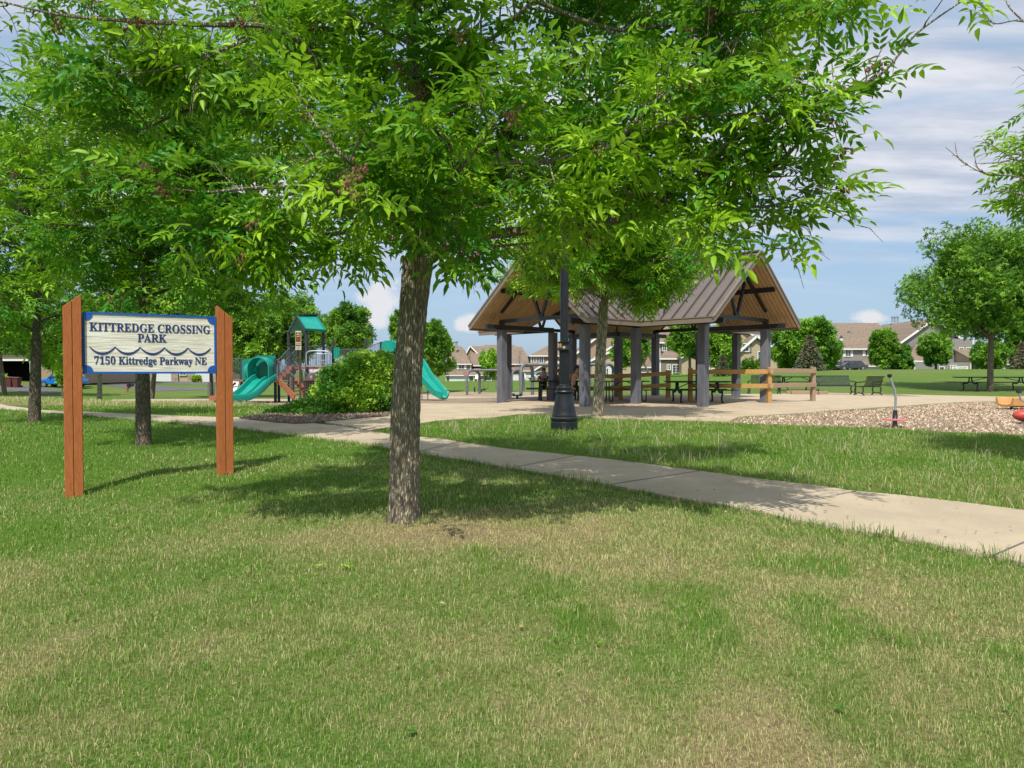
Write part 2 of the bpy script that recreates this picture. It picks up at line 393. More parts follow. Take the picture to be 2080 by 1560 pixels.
M['blue_car'] = pm('blue_car_paint', (.01, .17, .55), .25, .05, 3, coat=.6)
M['white_car'] = pm('white_car_paint', (.6, .62, .66), .25, .05, 3, coat=.6)
M['grey_car'] = pm('dark_car_paint', (.05, .055, .065), .25, .05, 3, coat=.6)
M['glass'] = pm('window_glass', (.05, .065, .085), .08, .25, 1.5, spec=.8)
M['tyre'] = pm('tyre', (.015, .015, .015), .8)
M['rim'] = pm('alloy', (.35, .35, .36), .35, metal=.6)
M['garage_dark'] = pm('garage_interior', (.02, .018, .017), .9)
M['stone'] = pm('stone_veneer', (.32, .26, .21), .9, .35, 4, bmp=.5)
def stripemat(name, c1, c2, per, axis=2, line=.12, rough=.7, nz=.2):
    m, t, b, o = newmat(name); sp = N(t, 'ShaderNodeSeparateXYZ'); t.links.new(o, sp.inputs[0])
    fr = mth(t, 'FRACT', mth(t, 'DIVIDE', sp.outputs[axis], per)); n = noise(t, o, 2.5, 5, .65)
    c = mixc(t, mth(t, 'MULTIPLY', n, nz), c1, tuple(x * .6 for x in c1)); c = mixc(t, mth(t, 'LESS_THAN', fr, line), c, c2)
    t.links.new(c, b.inputs['Base Color']); b.inputs['Roughness'].default_value = rough; bump(t, b, fr, .35, .02); return m
M['siding'] = stripemat('tan_siding', (.47, .39, .27), (.25, .2, .13), .22)
M['siding_grey'] = stripemat('grey_siding', (.27, .26, .24), (.16, .155, .15), .22)
M['siding_dark'] = stripemat('taupe_siding', (.24, .20, .15), (.14, .12, .09), .22)
M['siding_brown'] = stripemat('brown_siding', (.35, .27, .185), (.2, .155, .10), .22)
def shinglemat():
    m, t, b, o = newmat('asphalt_shingle'); br = t.nodes.new('ShaderNodeTexBrick'); t.links.new(mapping(t, o, scale=(1, 1, 1), rot=(R(90), 0, 0)), br.inputs['Vector'])
    br.inputs['Scale'].default_value = 1.6; br.inputs['Color1'].default_value = (.24, .18, .13, 1); br.inputs['Color2'].default_value = (.155, .115, .085, 1)
    br.inputs['Mortar'].default_value = (.11, .085, .06, 1); br.inputs['Mortar Size'].default_value = .03; br.inputs['Row Height'].default_value = .3; br.inputs['Brick Width'].default_value = .7
    n = noise(t, o, 1.2, 6, .7); t.links.new(mixc(t, mth(t, 'MULTIPLY', n, .5), br.outputs[0], (.30, .235, .18)), b.inputs['Base Color']); b.inputs['Roughness'].default_value = .95
    bump(t, b, n, .5, .05); return m
M['shingle'] = shinglemat()
M['garage_door'] = stripemat('garage_door_white', (.64, .66, .70), (.45, .46, .5), .52, line=.05, nz=.1)
M['trash_brown'] = pm('trash_cart', (.11, .035, .025), .5, .15, 6)
M['mail_wood'] = pm('mailbox_wood', (.30, .09, .05), .7, .15, 12)
# ================================================================ GROUND
def dryness(x, y):
    d = .62 - .25 * vn(x, y, .35) + .75 * (vn(x, y, .9, 5) - .5) + .5 * (vn(x, y, 2.6, 9) - .5)
    d = d + .16 * np.clip(x / 4, -1.6, 1.0) - .18 * np.clip((y - 7) / 6, 0, 1)
    near = np.clip((9 - y) / 5, 0, 1)
    d = d * (.55 + .45 * near) - .10 * (1 - near)
    d = d + .55 * np.exp(-(((x + .75) / 1.1) ** 2 + ((y - 5.6) / .42) ** 2))      # bare soil round the trunk
    return d
PATCH = []
def patches():
    for px, py, wx, wy in ((1110,1195,78,36),(1180,1255,80,34),(1390,1225,110,62),(1440,1280,85,42),(1345,1205,60,25),(1650,1235,62,30),(1700,1268,110,38),(1860,1300,105,34),(2040,1330,70,40),(1120,1640,90,60),(230,1330,130,40),(640,1340,60,26),(60,1420,90,60),(1640,1150,120,26),(960,1130,70,20)):
        c = gp(px, py); a = gp(px + wx, py); b = gp(px, py + wy); PATCH.append((c.x, c.y, abs(a.x - c.x) * .8, abs(b.y - c.y) * .75 + .03, .75 if 1000 < px else .45))
patches()
def patchf(x, y):
    f = np.zeros_like(np.asarray(x, float)); w = (vn(x, y, 5, 3) - .5) * .9
    for cx, cy, rx, ry, s in PATCH:
        q = np.sqrt(((x - cx) / rx) ** 2 + ((y - cy) / ry) ** 2) + w
        f = np.maximum(f, s * np.clip((1.1 - q) / .25, 0, 1))
    return f
def build_ground():
    ts = np.arange(-122, 123) * .0385; xs = 9 * np.sinh(ts); tt = np.arange(-60, 123) * .0385; ys = 9 * np.sinh(tt) + 8
    X, Y = np.meshgrid(xs, ys); Z = Tn(X, Y)
    V = np.stack([X, Y, Z], -1).reshape(-1, 3); nx, ny = len(xs), len(ys)
    i = np.arange(nx - 1)[None, :] + nx * np.arange(ny - 1)[:, None]; i = i.ravel()
    F = np.stack([i, i + 1, i + nx + 1, i + nx], 1)
    x, y = X.ravel(), Y.ravel()
    d = dryness(x, y) * (1 - patchf(x, y))
    d = np.where(y > 24, .22 + .35 * (vn(x, y, .12, 7) - .5) + .3 * (vn(x, y, .5, 8) - .5), d)
    rough = np.exp(-(((y - 24) / 7) ** 2)) * (x < -5); d = d + .45 * rough * (1 - rough * .2)
    o = npmesh('ground', V, F, M['lawn'], {'dry': d}, smooth=True, nside=4); tag(o, kind='structure')
build_ground()
def inpoly(x, y, P):
    x = np.asarray(x, float); y = np.asarray(y, float); r = np.zeros(x.shape, bool); n = len(P)
    for i in range(n):
        x1, y1 = P[i][0], P[i][1]; x2, y2 = P[(i+1) % n][0], P[(i+1) % n][1]
        c = ((y1 > y) != (y2 > y)) & (x < (x2 - x1) * (y - y1) / ((y2 - y1) or 1e-9) + x1); r ^= c
    return r
def drape(name, poly, mat, off, step=.6, skirt=.05, kind='structure'):
    bm = bmesh.new(); vs = [bm.verts.new((p[0], p[1], 0)) for p in poly]; bm.faces.new(vs)
    bmesh.ops.triangulate(bm, faces=bm.faces[:])
    xs = [p[0] for p in poly]; ys = [p[1] for p in poly]
    for ax, lo, hi in ((0, min(xs), max(xs)), (1, min(ys), max(ys))):
        st = max(step, (hi - lo) / 160); k = lo + st
        while k < hi:
            nrm = (1, 0, 0) if ax == 0 else (0, 1, 0); co = (k, 0, 0) if ax == 0 else (0, k, 0)
            bmesh.ops.bisect_plane(bm, geom=bm.verts[:] + bm.edges[:] + bm.faces[:], plane_co=co, plane_no=nrm, dist=1e-5); k += st
    arr = np.array([v.co[:2] for v in bm.verts]); z = Tn(arr[:, 0], arr[:, 1])
    for v, zz_ in zip(bm.verts, z): v.co.z = zz_ + off
    be = [e for e in bm.edges if len(e.link_faces) == 1]
    r = bmesh.ops.extrude_edge_only(bm, edges=be)
    for v in r['geom']:
        if isinstance(v, bmesh.types.BMVert): v.co.z -= skirt + off
    bmesh.ops.recalc_face_normals(bm, faces=bm.faces)
    me = bpy.data.meshes.new(name); bm.to_mesh(me); bm.free(); me.materials.append(mat)
    o = bpy.data.objects.new(name, me); COL.objects.link(o); return tag(o, kind=kind)
def pxs(lst): return [gp(a, b) for a, b in lst]
NEAR = [(-420,806),(-200,818),(0,833),(60,838),(168,846),(250,852.6),(340,860),(470,872),(560,883),(640,893),(740,905),(850,925),(950,940),(1040,955),(1130,971),(1240,990),(1340,1010),(1430,1026),(1540,1044),(1605,1060),(1690,1077),(1790,1092),(1890,1112),(2015,1136),(2080,1152),(2330,1216)]
FARL = [(2330,1078),(2080,1042),(1965,1027),(1840,1012),(1740,1003),(1665,992),(1540,977),(1420,961),(1320,947),(1240,937),(1140,926),(1040,916),(1000,910),(934,901),(905,895),(850,890),(787,884),(752,879)]
TIP = [(700,869),(650,864),(602,857.5)]
FARL2 = [(524,850),(486,852),(440,849.5),(400,848),(250,842),(168,838),(127,837),(84,834.6),(42,829),(14,825.6),(0,822),(-200,808),(-420,796)]
WALK = pxs(NEAR + FARL + TIP + FARL2)
drape('sidewalk', WALK, M['conc'], .030, .5)
# plaza: concrete floor of the shelter, running to the grass island and both playgrounds
ISL_TOP = [(752,879),(787,872),(850,865),(890,858),(948,853.6),(1000,851.5),(1059,844),(1118,845),(1177,848),(1227,852),(1286,854),(1350,856),(1480,860)]
MUL_TOP = [(1480,860),(1500,850),(1640,841),(1680,837.5),(1790,830),(1890,823),(1949,819),(2024,817),(2150,816),(2260,818)]
PL_BACK = [(2260,809),(2085,808.6),(1815,807),(1747,805),(1682,799.5),(1607,801),(1520,802),(1440,803),(1222,804.5),(1122,806)]
PL_LEFT = [(1107,813),(1037,818),(1007,822),(953,822),(853,822),(810,826),(795,836),(790,849),(711,855.6),(660,861)]
PLAZA = pxs([(660,861.5),(690,866),(720,871)] + ISL_TOP + MUL_TOP[1:] + PL_BACK + PL_LEFT)
drape('plaza', PLAZA, M['plaza'], .045, .6, .12)
MULR = pxs([(1478,861.5)] + [(a, b + .8) for a, b in MUL_TOP[1:]] + [(2260,900),(2080,886),(1940,880),(1790,871),(1640,867)])
drape('wood_chip_ground', MULR, M['mulch'], .012, .6, .05)
PIT = pxs([(231,815),(330,817),(440,818),(540,821),(600,828),(700,832),(810,827),(853,823),(953,823),(1037,819),(1107,814),(1122,807.5),(853,807.5),(600,812),(437,813),(300,814)])
drape('wood_chip_ground', PIT, M['mulch'], .014, .8, .05)
drape('path', pxs([(225,814.5),(437,812.6),(600,811.6),(853,807),(1122,806),(1122,801.5),(853,801.5),(600,807.5),(437,810),(228,812.5)]), M['conc'], .02, 1.0)
drape('wood_chip_ground', pxs([(850,801),(1122,801),(1175,800),(1165,795.5),(960,796),(850,797.5)]), M['mulch'], .014, 1.0, .05)
BED = pxs([(486,852.6),(524,846),(600,838),(700,832),(795,838),(790,849),(711,855.2),(660,861),(602,864),(560,861)])
drape('mulch_bed', BED, M['mulch_dark'], .06, .5, .06)
drape('driveway', pxs([(-300,772),(0,780.5),(60,784),(120,792.6),(126,798.6),(82,801),(36,795),(0,792.6),(-300,786)]), M['asph'], .04, 2)
drape('driveway', pxs([(164,776),(437,776),(470,779),(437,783),(330,779.5),(308,781),(340,785),(437,790),(437,793),(409,793),(308,795),(240,787),(168,778)]), M['asph'], .04, 2)
# expansion joints of the sidewalk, thin dark strips let into it
def walk_joint(a, b, w=.008, mat=None, nm='sidewalk_joint'):
    p, q = gp(*a), gp(*b); p.z += .034; q.z += .034; m = MB()
    n = 8
    for i in range(n):
        u, v = p.lerp(q, i / n), p.lerp(q, (i + 1) / n); u.z = T(u.x, u.y) + .034; v.z = T(v.x, v.y) + .034
        s = (v - u).cross(Vector((0, 0, 1))).normalized() * w
        m.add([u - s, v - s, v + s, u + s], [(0, 1, 2, 3)])
    tag(m.build(nm, mat or M['asph']), kind='structure')
for a, b in (((1543,1045),(1738,1003.6)),((2018,1137),(2200,1060)),((1240,990),(1425,961)),((1040,955),(1175,929)),((840,924),(935,901)),((480,873),(600,858)),((655,895),(760,878)),((330,859),(445,849.5)),((60,837.8),(130,837.2))):
    walk_joint(a, b)
walk_joint((1548,1045.5),(1700,1012), .016, M['cream'], 'joint_filler')
# ================================================================ PARK SIGN
def serif(t):
    o = ''
    for c in t:
        if 'A' <= c <= 'Z': o += chr(0x1D400 + ord(c) - 65)
        elif 'a' <= c <= 'z': o += chr(0x1D41A + ord(c) - 97)
        elif '0' <= c <= '9': o += chr(0x1D7CE + ord(c) - 48)
        else: o += c
    return o
def text(body, mat, width, height, parent, loc, rot, depth=.004, off=.0, name='lettering'):
    c = bpy.data.curves.new('t', 'FONT'); c.body = body; c.align_x = 'CENTER'; c.align_y = 'CENTER'; c.extrude = depth; c.offset = off; c.resolution_u = 4
    o = bpy.data.objects.new('t', c); COL.objects.link(o); bpy.context.view_layer.update()
    me = bpy.data.meshes.new_from_object(o); bpy.data.objects.remove(o)
    co = np.zeros(len(me.vertices) * 3, np.float32); me.vertices.foreach_get('co', co); co = co.reshape(-1, 3)
    mn, mx = co.min(0), co.max(0); ctr = (mn + mx) / 2
    co[:, 0] = (co[:, 0] - ctr[0]) * width / (mx[0] - mn[0]); co[:, 1] = (co[:, 1] - ctr[1]) * height / (mx[1] - mn[1])
    me.vertices.foreach_set('co', co.ravel()); me.update(); me.materials.clear(); me.materials.append(mat)
    r = bpy.data.objects.new(name, me); COL.objects.link(r); r.parent = parent; r.location = loc; r.rotation_euler = rot
    return r
def build_sign():
    YL, YR = 7.9, 8.63
    a = at(168, 695, YL); b = at(438, 695, YR); a.z = b.z = 0
    d = (b - a); Wd = d.length; ang = math.atan2(d.y, d.x); mid = (a + b) / 2
    t = thing('park_sign', 'wooden park name sign with blue border between two rust-orange timber posts', 'sign', (mid.x, mid.y, 0), ang)
    z0 = CAMZ - (758.5 - HOR) / FPX * 8.2; z1 = CAMZ + (HOR - 632.5) / FPX * 7.98; z1 -= .015
    H = z1 - z0; zc = (z0 + z1) / 2; h = Wd / 2
    m = MB(); m.box((0, 0, zc), (Wd, .055, H)); pn = m.build('panel', M['board'], t)
    m = MB(); bw = .024
    for s in (-1, 1):
        m.box((s * (h - bw / 2 + .003), 0, zc), (bw, .072, H + .006)); m.box((0, 0, zc + s * (H / 2 - bw / 2 + .003)), (Wd - 2 * bw, .072, bw))
        for q in (-1, 1):
            cx, cz, r_ = s * (h - bw), zc + q * (H / 2 - bw), .075
            pts = [(cx, -.033, cz)] + [(cx - s * r_ * math.cos(i * math.pi / 16), -.033, cz - q * r_ * math.sin(i * math.pi / 16)) for i in range(9)]
            m.prism(pts, (0, .03, 0))
    m.build('border', M['sign_blue'], pn)
    rx = (R(90), 0, 0); y = -.0295
    px = lambda v: (v - 303) / 270 * Wd
    zz = lambda v: zc + (696 - v) / 124 * H
    text(serif('KITTREDGE CROSSING'), M['sign_navy'], Wd * .905, .097 * H / .68, pn, (0, y, zz(663)), rx, off=.004)
    text(serif('PARK'), M['sign_navy'], Wd * .218, .094 * H / .68, pn, (0, y, zz(683.5)), rx, off=.004)
    text(serif('7150 Kittredge Parkway NE'), M['sign_navy'], Wd * .845, .118 * H / .68, pn, (0, y, zz(733)), rx, off=.004)
    m = MB(); n = 5; x0, x1 = -Wd * .455, Wd * .455; sw = (x1 - x0) / n; zt, zb = zz(703), zz(716.5)
    for k in range(n):
        cx = x0 + (k + .5) * sw; up, lo = [], []
        for i in range(17):
            u = -1 + i / 8; z = zb + (zt - zb) * abs(u) ** 2.1; th = .012 + .006 * (1 - abs(u)) if 0 < i < 16 else .007
            up.append((cx + u * sw / 2, y - .004, z + th * .5)); lo.append((cx + u * sw / 2, y - .004, z - th))
        for i in range(16): m.prism([lo[i], lo[i+1], up[i+1], up[i]], (0, .006, 0))
    m.build('wave_line', M['sign_navy'], pn)
    for s, pxl, top, base, Yp in ((-1, 150, 598, (155,1010), YL - .06), (1, 455, 622, (457,957), YR + .03)):
        x = s * (h + .098); g = MB()
        zt = CAMZ + (HOR - top) / FPX * Yp; wv = t.matrix_world
        wp = Matrix.Rotation(ang, 3, 'Z') @ Vector((x, 0, 0)) + mid; zb = T(wp.x, wp.y) - .15
        for k in (-1, 1):
            xc = x + k * .046 ; hw = .0435; lo = zt - .145
            # both planks cut on one slope, the tall side towards the board
            def top_z(xx): return zt - .15 * abs((xx - (x - s * .09)) / .18)
            P = [(xc - hw, zb), (xc + hw, zb), (xc + hw, top_z(xc + hw)), (xc - hw, top_z(xc - hw))]
            g.prism([(p[0], -.085, p[1]) for p in P], (0, .17, 0))
        g.build('post', M['sign_post'], t, bevel=.004)
    m = MB()
    for s in (-1, 1): m = MB(); m.box((s * (h + .004), .012, zc), (.014, .05, H * .8)); m.build('mounting_bracket', M['galv'], t)
build_sign()
# ================================================================ LAMP POST
def build_lamp():
    g = gp(1146, 873); t = thing('lamp_post', 'tall black cast iron park lamp post with a bell-shaped base in the grass island', 'lamp post', (g.x, g.y, g.z))
    prof = [(.272, -.05), (.272, .16), (.262, .17), (.262, .185), (.275, .20), (.277, .24), (.255, .26), (.245, .27), (.25, .29), (.235, .32), (.225, .40), (.20, .52), (.178, .62), (.168, .68), (.165, .73), (.185, .745), (.19, .77), (.18, .785), (.16, .79), (.155, .815), (.172, .83), (.17, .85), (.148, .86), (.142, .88), (.11, .885)]
    k = .0099 / .01
    MB().lathe(prof, n=40).build('base', M['cast'], t, smooth=True)
    MB().lathe([(.105, .88), (.105, .90), (.1, .91), (.1, 1.56), (.105, 1.57), (.105, 1.585)], n=32, flute=(.905, 1.565, .88)).build('lower_shaft', M['cast'], t)
    c = MB().lathe([(.11, 1.583), (.14, 1.60), (.14, 1.63), (.118, 1.655), (.106, 1.69), (.108, 1.71), (.13, 1.745), (.132, 1.765), (.085, 1.77)], n=32).build('collar', M['cast'], t, smooth=True)
    text('18', M['yellow'], .06, .085, c, (-.088, -.082, 1.685), (R(90), 0, R(-42)), depth=.003, off=.01, name='number')
    MB().lathe([(.085, 1.765), (.083, 4.2), (.078, 4.25)], n=28, flute=(1.8, 4.15, .87)).build('shaft', M['cast'], t)
    MB().lathe([(.08, 4.24), (.12, 4.27), (.12, 4.31), (.075, 4.34), (.1, 4.4), (.15, 4.43), (.15, 4.46)], n=24).build('lamp_holder', M['cast'], t, smooth=True)
    MB().lathe([(.14, 4.455), (.19, 4.6), (.2, 4.72), (.17, 4.86), (.09, 4.98), (.02, 5.04)], n=24).build('lamp_globe', M['glass_white'], t, smooth=True)
    MB().lathe([(.1, 4.975), (.03, 5.05), (.02, 5.1), (.035, 5.13), (.01, 5.18)], n=16).build('finial', M['cast'], t, smooth=True)
build_lamp()
# ================================================================ PAVILION
def build_pavilion():
    K = .845; TH = -.832; w, a = 4.0, 2.64; D = Vector((5.064 * K, 28.166 * K, 0)); rot = Matrix.Rotation(TH, 3, 'Z')
    ctr = D + rot @ Vector((-w / 2, w / 2, 0))
    t = thing('picnic_shelter', 'open cross-shaped picnic shelter with brown metal gable roofs on grey columns', 'shelter', (ctr.x, ctr.y, 0), TH)
    h = w / 2; L0 = h + a; ov, gv = .8, .84; L = L0 + gv; H = h + ov; ze, zr = 2.80, 5.09
    ztop = 2.66
    for sx, sy in ((1,1),(1,-1),(-1,1),(-1,-1)):
        for p in ((sx*h, sy*h), (sx*L0, sy*h), (sx*h, sy*L0)):
            m = MB(); wp = rot @ Vector((p[0], p[1], 0)) + ctr; z0 = T(wp.x, wp.y)
            m.box((p[0], p[1], (ztop + z0) / 2), (.27, .27, ztop - z0)); m.build('column', M['column'], t, bevel=.012)
    sl = (zr - ze) / H
    for k in range(4):
        Q = Matrix.Rotation(k * math.pi / 2, 3, 'Z')
        A = rot  # parts are local to the shelter; each wing's own boards run along its own slope
        for s in (1, -1):
            def P(u, v, z): return (u, s * v, z)
            dz = Vector((0, 0, -.045))
            m = MB(); m.prism([P(0, 0, zr), P(L, 0, zr), P(L, H, ze), P(H, H, ze)], dz)
            c = .42 * .5; th = .018
            while c < L - .1:                 # standing seams
                v1 = H; v0 = .05; ve = min(c, H) if c < H else H
                p, q = Vector(P(c, v0, zr - v0 * sl + .018)), Vector(P(c, ve, zr - ve * sl + .018))
                if ve > .3: m.bar(p, q, .036, .07)
                c += .42
            n0 = len(m.f); m.bar(P(0.1, .04, zr + .012), P(L, .04, zr + .012), .13, .05)
            r_ = m.build('roof_panel', M['metal_roof'], t, recalc=False); r_.data.materials.append(M['seam'])
            for fi in range(6, n0): r_.data.polygons[fi].material_index = 1
            bm_ = bmesh.new(); bm_.from_mesh(r_.data); bmesh.ops.recalc_face_normals(bm_, faces=bm_.faces); bm_.to_mesh(r_.data); bm_.free(); r_.rotation_euler = (0, 0, k * math.pi / 2)
            m = MB(); e = .006; z_ = -.052
            off = .055
            m.prism([P(off, 0, zr + z_ - off*sl), P(L - off, 0, zr + z_ - off*sl), P(L - off, H - off, ze + z_), P(H, H - off, ze + z_)], (0, 0, -.03))
            r_ = m.build('soffit', M['soffit'], t); r_.rotation_euler = (0, 0, k * math.pi / 2)
            m = MB()
            m.bar(P(H + .01, H + .012, ze - .075), P(L + .02, H + .012, ze - .075), .03, .17)
            m.bar(P(L + .015, -.0, zr - .075), P(L + .015, H + .02, ze - .075), .03, .19, up=(0, 0, 1))
            m.bar(P(L + .03, -.0, zr + .01), P(L + .03, H + .03, ze + .01), .05, .05)
            m.bar(P(H - .02, H + .02, ze + .012), P(L + .03, H + .02, ze + .012), .05, .03)
            r_ = m.build('fascia', M['fascia'], t); r_.rotation_euler = (0, 0, k * math.pi / 2)
            # eave beam and purlin of this slope
            m = MB(); m.box((0 + (L - .1 + h) / 2, s * h, ztop + .09), (L - .1 - h, .12, .17)); 
            vm = H * .42; m.box(((L - .1 + vm) / 2, s * vm, zr - vm * sl - .19), (L - .1 - vm, .1, .15))
            r_ = m.build('roof_beam', M['steel'], t); r_.rotation_euler = (0, 0, k * math.pi / 2)
            m = MB(); m.bar((0, 0, zr - .2), (h, s * h, zr - h * sl - .16), .12, .16)
            r_ = m.build('valley_rafter', M['steel'], t); r_.rotation_euler = (0, 0, k * math.pi / 2)
        m = MB(); u = L0; zt = ztop + .3
        for s in (1, -1):
            m.bar((u, 0, zr - .16), (u, s * (h + .04), zr - h * sl - .14), .11, .15)
            m.bar((u, s * .02, zt + .02), (u, s * .62, zr - .62 * sl - .2), .09, .09)
            m.box((u, s * h, ztop + .16), (.16, .16, .36))
        m.bar((u, -h, zt), (u, h, zt), .11, .13)
        r_ = m.build('truss', M['steel'], t); r_.rotation_euler = (0, 0, k * math.pi / 2)
    return ctr
PAVC = build_pavilion()
# ================================================================ TABLES, FENCE, BENCHES
def dark_table(label, px0, px1, base, name='picnic_table', group='dark metal picnic tables', Y=None, rz=0.):
    a = gp((px0 + px1) / 2, base); Yc = Y or a.y; c = at((px0 + px1) / 2, base, Yc); L = (px1 - px0) / FPX * Yc
    z = T(c.x, Yc) + .045
    t = thing(name, label, 'picnic table', (c.x, Yc + .6, z), rz, group)
    top = MB(); top.box((0, 0, .75), (L, .76, .035)); top.box((0, 0, .725), (L - .1, .68, .03)); top.build('tabletop', M['dark_table'], t, bevel=.008)
    for s in (-1, 1): 
        m = MB(); m.box((0, s * .62, .45), (L + .25, .26, .035)); m.build('seat', M['dark_table'], t, bevel=.008)
    for u in (-.32, .32):
        for s in (-1, 1):
            m = MB(); x = u * L
            m.tube([(x, s*.1, .72), (x, s*.12, .55), (x, s*.2, .42), (x, s*.36, .36), (x, s*.52, .39), (x, s*.62, .43)], .038, 8)
            m.tube([(x, s*.6, .42), (x, s*.63, .28), (x, s*.56, .15), (x, s*.6, .03), (x, s*.66, .015)], [.04,.036,.034,.036,.045], 8)
            m.build('leg', M['dark_table'], t, smooth=True)
        m = MB(); m.bar((u*L, 0, .5), (u*L*.35, 0, .71), .03); m.build('brace', M['dark_table'], t)
    return t
dark_table('dark metal picnic table inside the shelter beside the right front column', 1360, 1490, 821)
dark_table('dark metal picnic table at the left of the shelter where the people sit', 1076, 1196, 816.5)
dark_table('long dark picnic table on the lawn under the big tree at right', 1956, 2118, 794.5)
dark_table('long dark picnic table on the lawn beyond the rail fence', 1584, 1672, 794)
def wood_table():
    g = gp(1272, 819); t = thing('picnic_table', 'brown wooden picnic table on looped pipe legs in the middle of the shelter', 'picnic table', (g.x, g.y + .5, T(g.x, g.y) + .045), .12)
    L = 1.75
    for k in range(5):
        MB().box((0, -.3 + k * .15, .745), (L, .138, .04)).build('top_plank', M['table_wood'], t, bevel=.006)
    for s in (-1, 1): MB().box((0, s * .66, .44), (L, .25, .04)).build('seat', M['table_wood'], t, bevel=.006)
    for u in (-.62, .62):
        for s in (-1, 1):
            m = MB(); m.tube([(u, s*.2, .72), (u, s*.2, .3), (u, s*.22, .1), (u, s*.3, .03), (u, s*.6, .03), (u, s*.7, .1), (u, s*.72, .3), (u, s*.7, .42), (u, s*.5, .43), (u, s*.2, .43)], .024, 8)
            m.build('leg', M['steel'], t, smooth=True)
        m = MB(); m.bar((u, 0, .5), (u * .2, 0, .72), .03); m.build('brace', M['steel'], t)
wood_table()
def rail_fence(name, label, posts, rails, mats):
    c = posts[0]; t = thing(name, label, 'fence', (c[0].x, c[0].y, c[0].z))
    for i, (p, top) in enumerate(posts):
        m = MB(); m.box((p.x, p.y, (p.z + top) / 2), (.15, .15, top - p.z), rz=.15 * i); m.build('post', mats[min(i, len(mats) - 1)], t, world=True, bevel=.01)
    for a, b, z, mt in rails:
        (p, _), (q, _) = posts[a], posts[b]; d = (q - p).normalized() * .1
        for k, zz in enumerate(z):
            p1 = Vector((p.x, p.y - .11, zz[0])) - d; q1 = Vector((q.x, q.y - .11 + k * .002, zz[1])) + d
            m = MB(); n = 6; L = (q1 - p1)
            m.bar(p1, q1, .06, .16); m.build('rail', mt, t, world=True, bevel=.008)
Q = [gp(1402, 818), gp(1562, 821), gp(1651, 817)]
rail_fence('rail_fence', 'yellow-brown two-rail timber fence running right from the shelter onto the concrete', [(Q[0], 1.28), (Q[1], 1.31), (Q[2], 1.31)],
           [(0, 1, ((1.14, 1.15), (.64, .64)), M['new_wood']), (1, 2, ((1.19, 1.17), (.66, .66)), M['old_wood'])], [M['new_wood'], M['new_wood'], M['old_wood']])
Q2 = [at(1150, 812, 26.6), at(1260, 814, 26.8), at(1357, 811, 28.3)]
for q in Q2: q.z = T(q.x, q.y)
rail_fence('rail_fence', 'two-rail timber fence behind the tables in the middle of the shelter', [(Q2[0], 1.1), (Q2[1], 1.1), (Q2[2], 1.2)],
           [(0, 1, ((.98, .96), (.5, .5)), M['new_wood']), (1, 2, ((.97, 1.07), (.5, .6)), M['new_wood'])], [M['new_wood']])
def bench(label, px, base, L, rz, mat):
    g = gp(px, base); t = thing('park_bench', label, 'bench', (g.x, g.y, T(g.x, g.y) + .02), rz, 'metal slat benches at the edge of the concrete')
    # bench faces local -y
    prof = [(-.24, .44), (-.1, .42), (.12, .41), (.2, .46), (.27, .62), (.33, .86), (.38, .9)]
    m = MB(); n = int(L / .055)
    for i in range(n):
        x = -L / 2 + (i + .5) * L / n
        for j in range(len(prof) - 1): m.bar((x, prof[j][0], prof[j][1]), (x, prof[j+1][0], prof[j+1][1]), .034, .008, up=(0, 0, 1))
    m.build('slats', mat, t)
    m = MB()
    for (y, z) in (prof[0], prof[3], prof[-1]): m.bar((-L/2, y, z), (L/2, y, z), .04)
    m.build('frame', mat, t)
    for s in (-1, 1):
        x = s * (L / 2 + .02); m = MB()
        m.tube([(x, -.2, .42), (x, -.26, .3), (x, -.2, .15), (x, -.3, .02)], .03, 8); m.tube([(x, .16, .42), (x, .2, .28), (x, .14, .14), (x, .25, .02)], .03, 8)
        m.tube([(x, -.25, .1), (x, -.05, .16), (x, .2, .1)], .02, 6); m.build('leg', M['steel'], t, smooth=True)
        m = MB(); m.tube([(x, -.22, .43), (x, -.27, .56), (x, -.2, .64), (x, .0, .63), (x, .28, .68)], .026, 8); m.build('armrest', M['steel'], t, smooth=True)
bench('grey slatted metal bench facing the camera beside the rail fence end', 1695, 803, 1.75, .03, M['bench_metal'])
bench('dark slatted bench turned away, rightmost of the three benches', 1764, 805, 1.15, R(205), M['dark_table'])
bench('slatted metal bench half hidden behind the right gable column', 1552, 802, 1.35, R(172), M['bench_metal'])
g = gp(1644, 803); o = thing('timber_curb', 'low weathered timber beam box lying on the concrete behind the fence', 'timber edging', (g.x, g.y, T(g.x, g.y)))
m = MB(); m.box((0, 0, .11), (1.72, .14, .2)); m.build('beam', M['old_wood'], o, bevel=.01); m = MB(); m.box((0, .6, .11), (1.72, .14, .2)); m.build('beam', M['old_wood'], o, bevel=.01)
# ================================================================ RIGHT PLAYGROUND
def spinner():
    g = gp(1818, 869); t = thing('spinner_toy', 'thin curved standing spinner with a pink foot disc in the wood chips', 'playground spinner', (g.x, g.y, g.z)); 
    pts = [(0, 0, .05), (.0, 0, .35), (.01, 0, .6), (-.02, 0, .8), (-.09, 0, .97), (-.12, 0, 1.07)]
    MB().tube(pts, .024, 12).build('pole', M['galv'], t, smooth=True)
    MB().lathe([(.055, .0), (.045, .14), (.06, .16)], n=16).build('base', M['pole_grey'], t, smooth=True)
    MB().lathe([(.15, .155), (.24, .165), (.24, .18), (.13, .19), (.05, .19)], n=32).build('foot_disc', M['pink'], t, smooth=True)
    MB().lathe([(.06, .19), (.05, .2), (.04, .36), (.028, .37)], n=16).build('boot', M['steel'], t, smooth=True)
    m = MB(); m.lathe([(.03, 0), (.045, .02), (.045, .06), (.03, .07)], c=(-.125, 0, 1.05), n=12); m.build('cap', M['steel'], t, smooth=True)
spinner()
